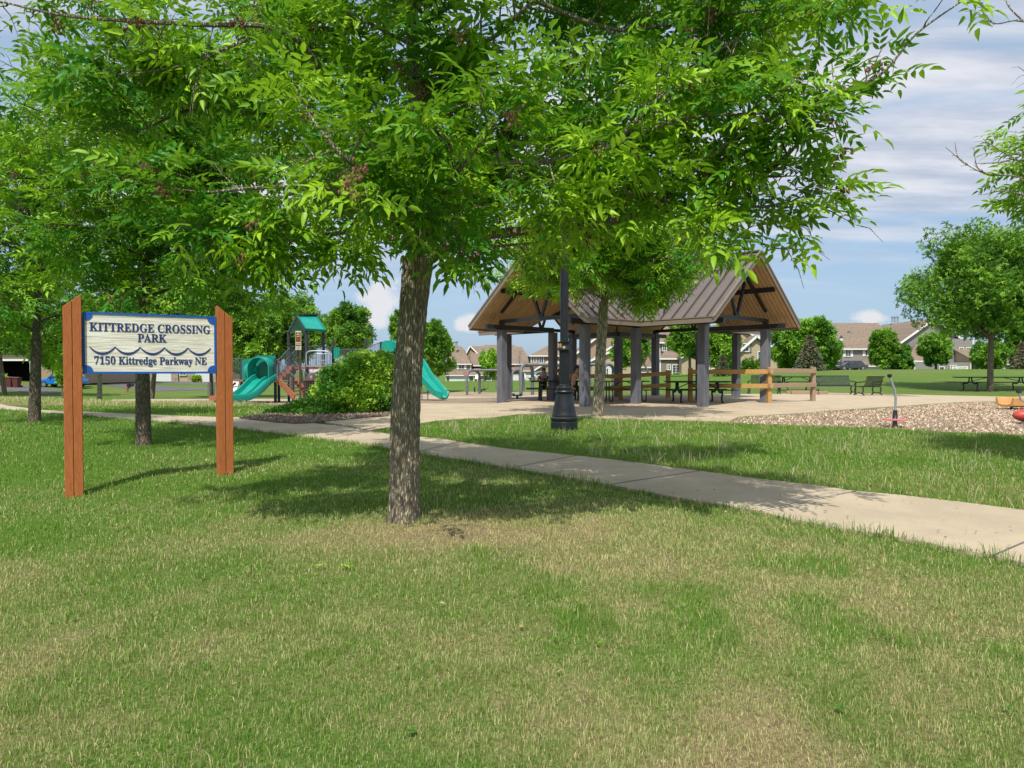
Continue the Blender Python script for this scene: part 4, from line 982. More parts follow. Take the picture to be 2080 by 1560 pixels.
class Tree:
    def __init__(s, seed): s.rng = np.random.default_rng(seed); s.wood = MB(); s.P = []; s.D = []; s.S = []; s.keys = []
    def twig(s, p, d, L, nleaf, r=.004, key=False):
        d = Vector(d).normalized(); g = Vector((0, 0, -.18 * L)); q = p + d * L + g
        m = p + d * L * .5 + Vector((0, 0, .02)); s.wood.tube([p, m, q], [r, r * .8, r * .4], 4, cap=False)
        for i in range(nleaf):
            u = (i + 1) / nleaf; b = p.lerp(m, u * 2) if u < .5 else m.lerp(q, u * 2 - 1)
            a = s.rng.uniform(0, 6.28); rad = Vector((math.cos(a), math.sin(a), s.rng.uniform(-.5, .45)))
            dd = d * s.rng.uniform(.2, .9) + rad * .9; s.P.append(b); s.D.append(dd)
        if key: s.keys.append(q)
    def branch(s, p, d, L, r, every, nleaf, tl=.2, start=.15, sag=.1, skip=0):
        d = Vector(d).normalized(); pts = [p]; cur = Vector(p); dd = d.copy(); n = max(3, int(L / .16))
        for i in range(n):
            dd = (dd + Vector(s.rng.normal(0, .13, 3)) + Vector((0, 0, -sag * (i / n) * .5))).normalized(); cur = cur + dd * (L / n); pts.append(cur.copy())
        s.wood.tube(pts, [r * (1 - .8 * i / n) for i in range(n + 1)], 5, cap=False)
        m = int(L / every)
        for i in range(m):
            u = start + (1 - start) * (i + s.rng.random()) / m; f = min(u, .999) * n; k = int(f); q = pts[k].lerp(pts[k+1], f - k)
            a = s.rng.uniform(0, 6.28); t = (pts[k+1] - pts[k]).normalized(); o = t.orthogonal().normalized(); w = t.cross(o)
            s.twig(q, t * .7 + (o * math.cos(a) + w * math.sin(a)), tl * s.rng.uniform(.6, 1.3), nleaf, key=s.rng.random() < .07)
        s.twig(pts[-1], dd, tl, nleaf + 2)
        return pts
    def limb(s, pts, r0, r1, sec=.2, L=(.5, 1.0), every=.075, nleaf=4, start=.2, n=7, up=.15, leafy=True, tl=.2):
        pts = curve(pts); m = len(pts); s.wood.tube(pts, [r0 + (r1 - r0) * (i / (m - 1)) for i in range(m)], n)
        if not leafy: return pts
        acc = 0; tot = sum((pts[i+1] - pts[i]).length for i in range(m - 1)); nxt = start * tot
        for i in range(m - 1):
            seg = (pts[i+1] - pts[i]).length
            while acc + seg > nxt:
                q = pts[i].lerp(pts[i+1], (nxt - acc) / seg); t = (pts[i+1] - pts[i]).normalized(); o = t.orthogonal().normalized(); w = t.cross(o); a = s.rng.uniform(0, 6.28)
                f = nxt / tot; Lb = s.rng.uniform(*L) * (1 - .45 * f)
                s.branch(q, t * .5 + (o * math.cos(a) + w * math.sin(a)) + Vector((0, 0, up)), Lb, r1 * .6 + .004, every, nleaf, tl)
                nxt += sec * s.rng.uniform(.7, 1.3)
            acc += seg
        s.branch(pts[-1], pts[-1] - pts[-3], L[0], r1, every, nleaf, tl)
        return pts
def bark_trunk(pts, rads, mat, parent, n=72, amp=.09, seed=0, res=70, flare=.25):
    P = curve(pts, max(2, res // (len(pts) - 1))); m = len(P); R_ = np.interp(np.linspace(0, 1, m), np.linspace(0, 1, len(rads)), rads); vs = []
    rng = np.random.default_rng(seed); L = sum((P[i+1] - P[i]).length for i in range(m - 1)); u = Vector((1, 0, 0))
    for i in range(m):
        t = (P[min(i+1, m-1)] - P[max(i-1, 0)]).normalized(); a_ = (u - t * u.dot(t)).normalized(); b_ = t.cross(a_); z = L * i / m
        th = np.arange(n) * 2 * np.pi / n; per = np.arange(n) / n * 64
        ns = vn(per * 1.0 + 1.5 * (vn(per * .3, np.full(n, z * 3), 1) - .5), np.full(n, z * 4.2), .42, seed); ns2 = vn(per, np.full(n, z * 22), 1.1, seed + 9)
        wv = .07 * np.sin(th * 3 + seed + z) * .5
        rr = R_[i] * (1 + amp * (1 - 2.4 * np.abs(ns - .5)) + amp * .5 * (ns2 - .5) + wv * .5) * (1 + flare * max(0, 1 - z / .35) ** 2 * (1 + .4 * np.sin(th * 5 + seed)))
        for k in range(n): vs.append(P[i] + (a_ * math.cos(th[k]) + b_ * math.sin(th[k])) * float(rr[k]))
    mb = MB(); mb.add(vs, [(i*n+k, i*n+(k+1) % n, (i+1)*n+(k+1) % n, (i+1)*n+k) for i in range(m-1) for k in range(n)] + [tuple(range((m-1)*n, m*n))])
    return mb.build('trunk', mat, parent, world=True, smooth=True, recalc=False)
def seed_clusters(keys, parent, rng):
    m = MB()
    for q in keys:
        for _ in range(int(rng.integers(10, 18))):
            o = Vector(rng.normal(0, .035, 3)) + Vector((0, 0, -.05)); p = q + o; m.tube([q + o * .2, p], .0015, 3, cap=False)
            m.ball(p, (.011, .011, .014), 5, 4)
    if keys: m.build('seed_clusters', M['seedpod'], parent, world=True)
M['seedpod'] = pm('ash_seed_cluster', (.20, .10, .055), .8, .4, 60)
def finish(tr, parent, tmpl, scale, mat, barkm, holes=.36, keep_tip=None):
    tr.wood.build('branches', barkm, parent, world=True, smooth=True, recalc=False)
    P = np.array([tuple(p) for p in tr.P]); D = np.array([tuple(d) for d in tr.D])
    bd = getattr(tr, 'bound', None)
    if bd is not None:      # the crown's trimmed underside: leaves hanging lower than the tree's own skirt are left off
        ct, st = math.cos(TILT), math.sin(TILT); yy = P[:, 1] * ct - (P[:, 2] - CAMZ) * st; zz_ = P[:, 1] * st + (P[:, 2] - CAMZ) * ct
        px = CX + FPX * P[:, 0] / np.maximum(yy, .1); py = CY - FPX * zz_ / np.maximum(yy, .1); ok = bd(px, py) | (yy < .5); P, D = P[ok], D[ok]
    if holes > 0:           # gaps between the sprays
        q = .5 * vn(P[:, 0] * 1.0 + P[:, 2] * .35, P[:, 1] * .8 + P[:, 2], 2.2, 31) + .5 * vn(P[:, 0] - P[:, 2] * .5, P[:, 2] * 1.2 + P[:, 1] * .3, 3.1, 57); ok = q > holes
        if keep_tip is not None: ok |= P[:, 0] > keep_tip
        P, D = P[ok], D[ok]
    n = len(P)
    cl = vn(P[:, 0] * 1.3 + P[:, 2], P[:, 1] * 1.3 + P[:, 2] * .7, 1.5); tone = np.clip(.06 + .95 * (cl - .2) + tr.rng.normal(0, .18, n), 0, 1)
    leaves('crown', P, D, scale, tmpl, mat, parent, tr.rng, tone)
    seed_clusters(tr.keys, parent, tr.rng); return n
def main_tree():
    b = gp(820, 1056); Y = b.y; t = thing('ash_tree', 'big ash tree with ridged bark and wide low crown in the centre foreground', 'tree', tuple(b), 0, 'ash trees')
    A = lambda *l: [at(x, y, Y + dy) for x, y, dy in l]
    bark_trunk([b - Vector((0, 0, .06)), at(822, 950, Y), at(826, 800, Y), at(838, 650, Y), at(850, 525, Y)], [.126, .121, .114, .109, .12], M['bark'], t, n=144, seed=3, res=160, amp=.12)
    tr = Tree(11); K = dict(sec=.14, nleaf=6, every=.064)
    tr.limb(A((850,535,0),(846,400,.02),(846,250,.05),(838,100,.1),(835,-200,.1),(830,-600,.1)), .10, .03, L=(.6,1.1), start=.25, **K)
    tr.limb(A((862,530,0),(950,485,-.2),(1090,467,-.4),(1230,452,-.6),(1330,425,-.7),(1450,400,-.8),(1560,350,-.85),(1640,270,-.9)), .05, .012, L=(.3,.62), start=.3, up=.45, **K)
    tr.limb(A((1330,425,-.7),(1430,330,-.9),(1560,240,-1.1),(1700,190,-1.2),(1790,150,-1.25),(1860,70,-1.3),(1950,5,-1.4)), .02, .005, sec=.22, L=(.15,.38), every=.12, nleaf=3, start=.05)
    tr.limb(A((1450,400,-.8),(1540,420,-.9),(1620,410,-.95),(1690,430,-1.)), .014, .005, sec=.14, L=(.2,.45), every=.08, nleaf=4)
    tr.limb(A((1400,410,-.7),(1470,460,-.8),(1560,500,-.85),(1600,505,-.9)), .012, .004, sec=.16, L=(.10,.25), every=.09, nleaf=3, start=.4)
    tr.limb(A((858,480,.1),(930,400,.4),(1000,320,.7),(1150,250,.9),(1330,150,1.1),(1500,60,1.3)), .05, .012, L=(.6,1.1), **K)
    tr.limb(A((850,330,0),(853,150,-.0),(940,105,-.2),(1010,70,-.3),(1085,0,-.4),(1200,-90,-.5)), .03, .012, L=(.5,1.0), **K)
    tr.limb(A((1085,0,-.4),(1250,60,-.5),(1400,40,-.6),(1540,20,-.7)), .02, .008, L=(.4,.8), **K)
    tr.limb(A((950,330,.2),(1100,330,-.4),(1250,290,-.8),(1400,240,-1.0),(1560,230,-1.1)), .025, .008, L=(.4,.85), **K)
    tr.limb(A((1250,290,-.8),(1360,180,-.8),(1480,90,-.8),(1640,30,-.9)), .018, .006, L=(.35,.7), **K)
    tr.limb(A((848,400,.1),(740,270,.3),(650,190,.5),(560,50,.7),(500,-80,.9)), .06, .02, L=(.55,1.0), **K)
    tr.limb(A((700,230,.4),(640,120,.1),(560,58,-.3),(400,50,-.7),(250,42,-.9),(120,30,-1.1),(10,5,-1.2)), .03, .006, sec=.2, L=(.25,.6), every=.09, nleaf=3)
    tr.limb(A((560,58,-.3),(480,90,-.5),(380,130,-.7),(270,150,-.8)), .015, .006, L=(.3,.6), **K)
    tr.limb(A((840,450,-.1),(720,400,-.4),(580,380,-.7),(430,390,-.9)), .035, .008, L=(.4,.8), **K)
    tr.limb(A((842,500,-.05),(740,470,-.3),(640,480,-.5),(540,475,-.7),(440,450,-.8)), .028, .007, L=(.3,.55), up=.05, **K)
    tr.limb(A((640,190,.5),(520,230,.2),(400,220,-.1),(300,260,-.3)), .025, .008, L=(.35,.7), **K)
    tr.limb(A((852,500,-.1),(880,430,-.7),(930,350,-1.3),(1000,260,-1.5)), .03, .008, L=(.35,.6), **K)
    tr.limb(A((842,480,-.1),(790,400,-.8),(700,320,-1.4),(640,250,-1.3)), .03, .008, L=(.35,.6), **K)
    tr.limb(A((846,440,.2),(900,400,1.2),(980,330,2.2)), .04, .01, L=(.5,1.), **K)
    tr.limb(A((846,420,.2),(780,380,1.2),(690,330,2.2)), .04, .01, L=(.5,1.), **K)
    tr.limb(A((870,525,0),(930,505,.3),(1010,500,.6),(1120,490,.9)), .03, .008, L=(.3,.5), up=.0, **K)
    # upper crown, above the frame: sets the shade on the grass
    for i in range(13):
        a = i * 2.4; z = 4.2 + i * .28; q = Vector((b.x + .15, b.y, z)); rr = 2.3 * (1 - .045 * i)
        tr.limb([q, q + Vector((math.cos(a) * rr * .5, math.sin(a) * rr * .5, .7)), q + Vector((math.cos(a) * rr, math.sin(a) * rr, 1.1))], .03, .008, sec=.3, L=(.5, .9), every=.11, nleaf=4)
    bx = [-400, 150, 430, 560, 640, 760, 900, 1000, 1090, 1180, 1400, 1480, 1550, 1590, 1640, 1690, 1750, 1765, 1900, 2000]
    by = [300, 430, 500, 560, 590, 560, 545, 560, 520, 478, 470, 490, 520, 545, 520, 500, 440, 270, 150, 90]
    tr.bound = lambda x, y: (y < np.interp(x, bx, by) + 14 * np.sin(x * .045) + 9 * np.sin(x * .11)) & ((x < 1735 + 22 * np.sin(y * .04)) | (y < 210))
    print('main leaves', finish(tr, t, ASH, 1.03, M['leaf_ash'], M['bark'], holes=.33, keep_tip=2.3))
main_tree()
def park_tree(label, base, fork, crown, rbase, seed, mat='leaf_ash', barkm='bark', nl=16, scale=1.0, top=None, tmpl=None, sec=.2, every=.10, nleaf=4, Y=None, name='ash_tree', group='ash trees', dens=1., bound=None):
    """crown = (px centre, py centre, half width px, half height px)"""
    b = gp(*base) if Y is None else None
    if b is None: q = at(base[0], base[1], Y); b = Vector((q.x, Y, T(q.x, Y)))
    Yb = b.y; t = thing(name, label, 'tree', tuple(b), 0, group); f = at(fork[0], fork[1], Yb); k = Yb / FPX
    c = at(crown[0], crown[1], Yb); rx, rz_ = crown[2] * k, crown[3] * k
    bark_trunk([b - Vector((0, 0, .05)), b.lerp(f, .33), b.lerp(f, .66), f], [rbase, rbase * .9, rbase * .84, rbase * .8], M[barkm], t, flare=.12, n=48, seed=seed, res=50)
    tr = Tree(seed); tip = Vector((c.x, c.y, c.z + rz_ * .85)); g = np.random.default_rng(seed)
    tr.limb([f - Vector((0,0,.1)), f.lerp(tip, .35) + Vector((.05, .05, 0)), f.lerp(tip, .7), tip], rbase * .7, .015, sec=sec, L=(.4, .8), every=every, nleaf=nleaf, start=.2)
    for i in range(nl):
        a = i * 2.399 + seed; h = (i + .5) / nl; el = -1 + 1.75 * h; cr = math.sqrt(max(0, 1 - el * el)); rr = g.uniform(.82, 1.02)
        e = c + Vector((math.cos(a) * rx * cr * rr, math.sin(a) * rx * cr * rr, el * rz_ * rr)); s0 = f.lerp(tip, max(0, h * .75 - .02))
        mid = s0.lerp(e, .5) + Vector((0, 0, rz_ * .08)); tr.limb([s0, mid, e], rbase * .28, .008, sec=sec, L=(rx * .22, rx * .45), every=every, nleaf=nleaf, start=.15, tl=.22)
    tr.bound = bound; print(label[:20], finish(tr, t, tmpl or ASH, scale * 1.0, M[mat], M[barkm])); return t
park_tree('ash tree standing behind the park sign, its trunk framed between the two posts', (292,905), (288,640), (335,330,285,330), .118, 21, nl=24, scale=1.25, barkm='bark_dark', nleaf=5)
park_tree('ash tree farthest left with its trunk left of the sign', (70,858), (74,690), (60,430,190,300), .125, 33, nl=22, scale=1.45, barkm='bark_dark', sec=.24, every=.12)
park_tree('small ash tree with mottled pale bark in front of the shelter', (1213,849), (1226,615), (1245,505,205,105), .14, 45, nl=22, scale=1.25, bound=lambda x, y: y < 600 + 30 * np.sin(x * .03), barkm='bark_pale', sec=.15, every=.08, nleaf=5)
park_tree('ash tree overhanging from beyond the right edge of the frame', (2350,1000), (2330,560), (2330,290,235,200), .15, 57, nl=24, scale=1.1, sec=.2, every=.08, nleaf=5, Y=8.4, bound=lambda x, y: (x > 2022) & (y > 175) & (y < 445 - .9 * (2080 - x) * 0) | (x > 2105))
def bare_twigs():
    t = [o for o in bpy.data.objects if o.get('label', '').startswith('ash tree overhanging')][0]
    rg = np.random.default_rng(5)
    for pts in (((2200,420),(2080,362),(2010,355),(1965,335),(1922,300)), ((2180,380),(2060,322),(2000,285)), ((2200,100),(2080,44),(2020,48),(1975,20)), ((2080,395),(2035,388),(2000,395)), ((2010,355),(1985,340),(1978,300)), ((2060,322),(2030,330),(1985,332)), ((2020,48),(2000,30),(1990,2)), ((1965,335),(1945,318),(1940,290)), ((2080,44),(2050,15),(2040,-10))):
        m = MB(); P = curve([at(x, y, 7.6 + .1 * i) for i, (x, y) in enumerate(pts)], 4); n = len(P); m.tube(P, [.011 * (1 - .8 * i / n) for i in range(n)], 5)
        for i in range(2, n, 2): m.tube([P[i], P[i] + Vector(rg.normal(0, .03, 3)) + Vector((-.03, 0, .02))], .003, 4)
        m.build('bare_branch', M['bark'], t, world=True)
bare_twigs()
# ---- trees farther off: crown of leaf clumps through the volume of several lobes
def far_tree(label, px, base_y, Y, crown, n, size, seed, mat='leaf_far', trunk=.16, lobes=22, name='tree', group='background trees', fill=.55, cone=False, tones=(.1, .8), bk='bark_far'):
    q = at(px, base_y, Y); b = Vector((q.x, Y, T(q.x, Y))); k = Y / FPX; t = thing(name, label, 'tree', tuple(b), 0, group); g = np.random.default_rng(seed)
    c = at(crown[0], crown[1], Y); rx, rz_ = crown[2] * k, crown[3] * k; P, D, TN = [], [], []
    if cone:
        for i in range(n):
            h = g.random() ** 1.5; r = rx * (1 - h) * (1.0 if g.random() < .7 else g.random()) * (.75 + .35 * abs(math.sin(h * 34))); a = g.uniform(0, 6.28)
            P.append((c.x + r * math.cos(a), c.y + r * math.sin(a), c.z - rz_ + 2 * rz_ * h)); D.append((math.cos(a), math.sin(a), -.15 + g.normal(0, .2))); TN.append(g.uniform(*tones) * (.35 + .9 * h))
    else:
        L = []
        for i in range(lobes):
            a = i * 2.4 + seed; el = -.8 + 1.62 * (i + .5) / lobes; cr = math.sqrt(max(.05, 1 - el * el)); rr = .70 * g.uniform(.5, 1.2)
            L.append((c.x + math.cos(a) * rx * cr * rr, c.y + math.sin(a) * rx * cr * rr, c.z + el * rz_ * g.uniform(.68, .88), g.uniform(.15, .34)))
        L.append((c.x, c.y, c.z - rz_ * .1, .34))
        for i in range(n):
            lx, ly, lz, lr = L[int(g.integers(len(L)))]; v = g.normal(0, 1, 3); v /= np.linalg.norm(v); r = lr * (g.random() ** (1 / (1 + 4 * fill))) * g.uniform(.85, 1.2)
            P.append((lx + v[0] * rx * r, ly + v[1] * rx * r, lz + v[2] * rz_ * r)); D.append((v[0], v[1], v[2] * .4 - .15 + g.normal(0, .3))); TN.append(.5)
    P = np.array(P); D = np.array(D) + g.normal(0, .35, (len(P), 3))
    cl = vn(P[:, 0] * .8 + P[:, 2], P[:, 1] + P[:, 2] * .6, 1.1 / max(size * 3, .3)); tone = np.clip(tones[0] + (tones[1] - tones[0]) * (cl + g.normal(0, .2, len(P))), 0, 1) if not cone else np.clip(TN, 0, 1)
    m = MB(); top = Vector((c.x, c.y, c.z + rz_ * (.5 if not cone else .9))); m.tube([b - Vector((0,0,.1)), b.lerp(top, .4), top], [trunk, trunk * .75, trunk * .2], 8)
    if not cone:
        for lx, ly, lz, lr in L[:-1]: m.tube([b.lerp(top, .35 + .3 * g.random()), Vector((lx, ly, lz))], [trunk * .35, trunk * .1], 5)
    m.build('trunk', M[bk], t, world=True, smooth=True)
    leaves('crown', P, D, size, CLUMP, M[mat], t, g, tone, roll=1.2); return t
far_tree('broad tree on the lawn at far right, beside the long picnic table', 2011, 795, 39, (2015,572,172,142), 24000, .155, 1, trunk=.17, lobes=44, fill=.3)
far_tree('large round dense tree between the shelter and the right townhouses', 1640, 768, 78, (1638,702,76,70), 9000, .42, 2, trunk=.3, lobes=34)
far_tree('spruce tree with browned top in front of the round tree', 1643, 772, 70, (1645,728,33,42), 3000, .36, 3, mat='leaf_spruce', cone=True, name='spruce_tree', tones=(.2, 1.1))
far_tree('pointed green tree in front of the right townhouse garage, taller of the pair', 1797, 762, 85, (1796,706,32,46), 4200, .3, 4, lobes=24)
far_tree('shorter tree touching the pointed tree before the right townhouses', 1830, 761, 84, (1830,728,26,32), 2600, .3, 5)
far_tree('small tree before the grey gable wall of the right townhouse', 1901, 760, 84, (1901,709,33,40), 3200, .3, 6)
far_tree('small tree seen behind the big lawn tree trunk', 2003, 758, 80, (2010,722,40,34), 3000, .3, 7)
far_tree('dark tree at the right edge behind the lawn tree', 2075, 758, 88, (2078,670,46,88), 5000, .4, 8)
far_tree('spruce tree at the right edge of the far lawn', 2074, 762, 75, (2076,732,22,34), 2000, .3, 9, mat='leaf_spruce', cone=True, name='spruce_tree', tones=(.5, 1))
far_tree('tree seen through the shelter between its middle columns', 1320, 775, 92, (1283,705,44,52), 4500, .36, 10)
far_tree('dark leafy tree seen under the shelter roof behind the right wing', 1402, 775, 62, (1398,684,50,52), 5000, .26, 12, trunk=.15)
far_tree('bright green tree seen between the two right-wing columns', 1466, 775, 66, (1468,702,38,56), 4500, .3, 13, tones=(.4, 1))
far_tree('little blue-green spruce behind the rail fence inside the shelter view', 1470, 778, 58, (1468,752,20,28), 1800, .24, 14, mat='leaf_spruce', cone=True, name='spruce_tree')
far_tree('round tree right of the main trunk before the far houses', 884, 778, 74, (872,712,50,68), 7000, .34, 15, lobes=34)
far_tree('tree beyond the bush with its top against the small cumulus cloud', 712, 800, 58, (708,672,56,66), 5200, .26, 16, lobes=34, fill=.2)
far_tree('slim tree just left of the main trunk, half hidden by it', 808, 790, 60, (812,668,28,44), 1500, .26, 17, fill=.2)
far_tree('large tree behind the play tower roof', 620, 800, 60, (590,665,82,88), 9500, .27, 18, lobes=34, fill=.3)
far_tree('tree behind the double slide, left of the play tower', 500, 800, 56, (505,690,76,90), 8500, .26, 19, lobes=34, fill=.3)
far_tree('sapling with bright leaves in front of the far left houses', 985, 775, 118, (996,738,24,36), 1900, .42, 20, tones=(.4, 1))
far_tree('tree in front of the open garage at far left', 106, 777, 78, (112,722,34,36), 3500, .3, 22)
far_tree('thin yellow-green sapling between the left trunk and the sign post', 127, 799, 52, (125,757,14,27), 900, .17, 23, trunk=.06, tones=(.5, 1))
far_tree('young tree with pale ringed trunk under the sign panel', 202, 813, 46, (205,672,110,88), 9000, .22, 24, trunk=.17, lobes=34, fill=.3, bk='bark_pale')
far_tree('tree whose dark trunk stands right behind the sign panel', 308, 795, 55, (330,650,110,100), 9000, .25, 25, trunk=.2, lobes=34, fill=.3)
far_tree('tall tree filling the left background above the driveway', 10, 790, 60, (-20,630,150,120), 9000, .3, 26, trunk=.2, lobes=34)
far_tree('tree in the left background behind the right sign post', 430, 790, 66, (425,650,90,110), 8000, .3, 27, trunk=.2, lobes=34)
far_tree('green tree behind the lamp post between shelter columns', 1130, 775, 95, (1152,730,14,38), 1500, .36, 28)
# bare sapling
g = gp(1056, 775); q = at(1056, 770, 120); b = Vector((q.x, 120, T(q.x, 120))); t = thing('bare_tree', 'leafless thin sapling in front of the far brown roof', 'tree', tuple(b)); m = MB(); k = 120 / FPX; g_ = np.random.default_rng(2)
m.tube([b, b + Vector((0, 0, 62 * k))], [.09, .03], 6)
for i in range(26):
    z = (12 + i * 1.8) * k; a = g_.uniform(0, 6.28); L = (16 - i * .35) * k * .8; m.tube([b + Vector((0, 0, z)), b + Vector((math.cos(a) * L, math.sin(a) * L, z + L * .45))], [.035, .015], 4)
m.build('branches', M['bark_far'], t, world=True)
# ================================================================ SHRUBS AND BED PLANTS
def shrub(label, base, Y, lobes, n, size, seed, mat='leaf_shrub', name='shrub', group=None, tones=(.1, .9)):
    q = at(base[0], base[1], Y); b = Vector((q.x, Y, T(q.x, Y))); t = thing(name, label, 'shrub', tuple(b), 0, group); g = np.random.default_rng(seed); k = Y / FPX; P, D = [], []
    wts = np.array([l[2] * l[3] for l in lobes], float); wts /= wts.sum()
    for i in g.choice(len(lobes), n, p=wts):
        cx, cy, rx, rz_, dy = lobes[i]; c = at(cx, cy, Y + dy); v = g.normal(0, 1, 3); v /= np.linalg.norm(v); r = g.random() ** .3 * g.uniform(.8, 1.22)
        p = (c.x + v[0] * rx * k * r, c.y + v[1] * rx * k * .8 * r, c.z + v[2] * rz_ * k * r)
        if Y < 50 and p[2] < b.z + .02: continue
        P.append(p); D.append((v[0], v[1], abs(v[2]) * .5 + .2))
    P = np.array(P); D = np.array(D) + g.normal(0, .4, (len(P), 3)); cl = vn(P[:, 0] * 2 + P[:, 2], P[:, 1] + P[:, 2], 1.3); tone = np.clip(tones[0] + (tones[1] - tones[0]) * (cl + g.normal(0, .2, len(P))), 0, 1)
    leaves('foliage', P, D, size, CLUMP, M[mat], t, g, tone, roll=1.)
    m = MB()
    for i in range(14):
        cx, cy, rx, rz_, dy = lobes[i % len(lobes)]; c = at(cx, cy, Y + dy); m.tube([b + Vector(g.normal(0, .1, 3)) * Vector((1, 1, 0)), b.lerp(c, .5), c], [.02, .015, .006], 5)
    m.build('stems', M['bark_far'], t, world=True); return t
shrub('big billowing light green bush in the mulch bed beside the path', (735, 846), 19.2, [(735,770,62,50,0),(690,790,45,45,.1),(780,760,38,42,.2),(720,810,75,40,-.3),(775,805,40,42,-.1),(670,770,26,26,.3),(655,808,30,28,0),(740,738,32,26,.2),(776,736,24,22,.3),(800,815,20,30,-.2)], 26000, .075, 3, tones=(-.3, .85))
shrub('low dark green clump of bed plants spreading left from the big bush', (600, 850), 18.4, [(560,842,24,12,0),(590,838,36,16,0),(630,830,45,20,.2),(670,835,45,18,0),(700,840,40,14,-.1),(640,843,60,11,-.3),(545,846,16,8,0)], 9000, .07, 4, mat='leaf_far', name='bed_plant', tones=(-.2, .4))
for i, (x, y, r, Y, lb, ton) in enumerate(((105+107, 769, 9, 108, 'dark round shrub under the sign, first of the row', (.0,.5)),(227,769,9,108,'light green round shrub under the sign, second of the row',(.5,1)),(243,770,8,108,'round shrub under the sign, third of the row',(.3,.8)),(257,770,7,108,'round shrub under the sign, last of the row',(.2,.8)),(400,770,9,108,'small shrub between two garage doors behind the sign',(.4,1)),(2,768,9,76,'shrub beside the open garage at the left edge',(.4,1)),(190,768,5,108,'tiny dark shrub at the left end of the row under the sign',(0,.4)))):
    shrub(lb, (x, y + r * .8), Y, [(x, y, r, r * .8, 0)], 700, .28, 60 + i, name='shrub', group='shrubs by the far garages', tones=ton)
for i, (x0, x1, y, h, lb, ton, mt) in enumerate(((1258,1328,768,6,'long low hedge before the tan house seen through the shelter',(.2,.6),'leaf_shrub'),(1350,1382,767,6,'green hedge under the patio door',(.3,.7),'leaf_shrub'),(1383,1397,768,6,'yellow-green shrub beside the patio door hedge',(.9,1),'leaf_shrub'),(1508,1548,748,20,'tall rounded shrub at the corner of the tan house',(.1,.5),'leaf_far'),(1945,1968,758,5,'low round shrub in front of the white fence',(.2,.6),'leaf_shrub'))):
    Y = 92 if i < 3 else (80 if i == 4 else 85); n = max(2, int((x1 - x0) / 12)); shrub(lb, ((x0 + x1) / 2, y + h), Y, [(x0 + (j + .5) * (x1 - x0) / n, y, (x1 - x0) / n * .75, h, 0) for j in range(n)], 900, .26, 80 + i, mat=mt, tones=ton)
# ================================================================ GRASS
def blades(name, x, y, h, w, dry, mat, rng, lean=.5, attr='tone'):
    n = len(x); z = Tn(x, y); a = rng.uniform(0, 2 * np.pi, n); la = rng.uniform(0, 2 * np.pi, n); ln = np.abs(rng.normal(0, lean, n)) * h
    dx, dy = np.cos(a) * w / 2, np.sin(a) * w / 2; lx, ly = np.cos(la) * ln, np.sin(la) * ln
    V = np.zeros((n, 5, 3)); V[:, 0] = np.stack([x - dx, y - dy, z - .004], 1); V[:, 1] = np.stack([x + dx, y + dy, z - .004], 1)
    V[:, 2] = np.stack([x - dx * .8 + lx * .35, y - dy * .8 + ly * .35, z + h * .6], 1); V[:, 3] = np.stack([x + dx * .8 + lx * .35, y + dy * .8 + ly * .35, z + h * .6], 1)
    V[:, 4] = np.stack([x + lx, y + ly, z + h * np.clip(1.05 - .5 * (ln / h), .35, 1)], 1)
    b = (np.arange(n) * 5)[:, None, None]; F = np.array([[0, 1, 3], [0, 3, 2], [2, 3, 4]])[None] + b
    return npmesh(name, V.reshape(-1, 3), F.reshape(-1, 3), mat, {attr: np.repeat(dry, 5)})
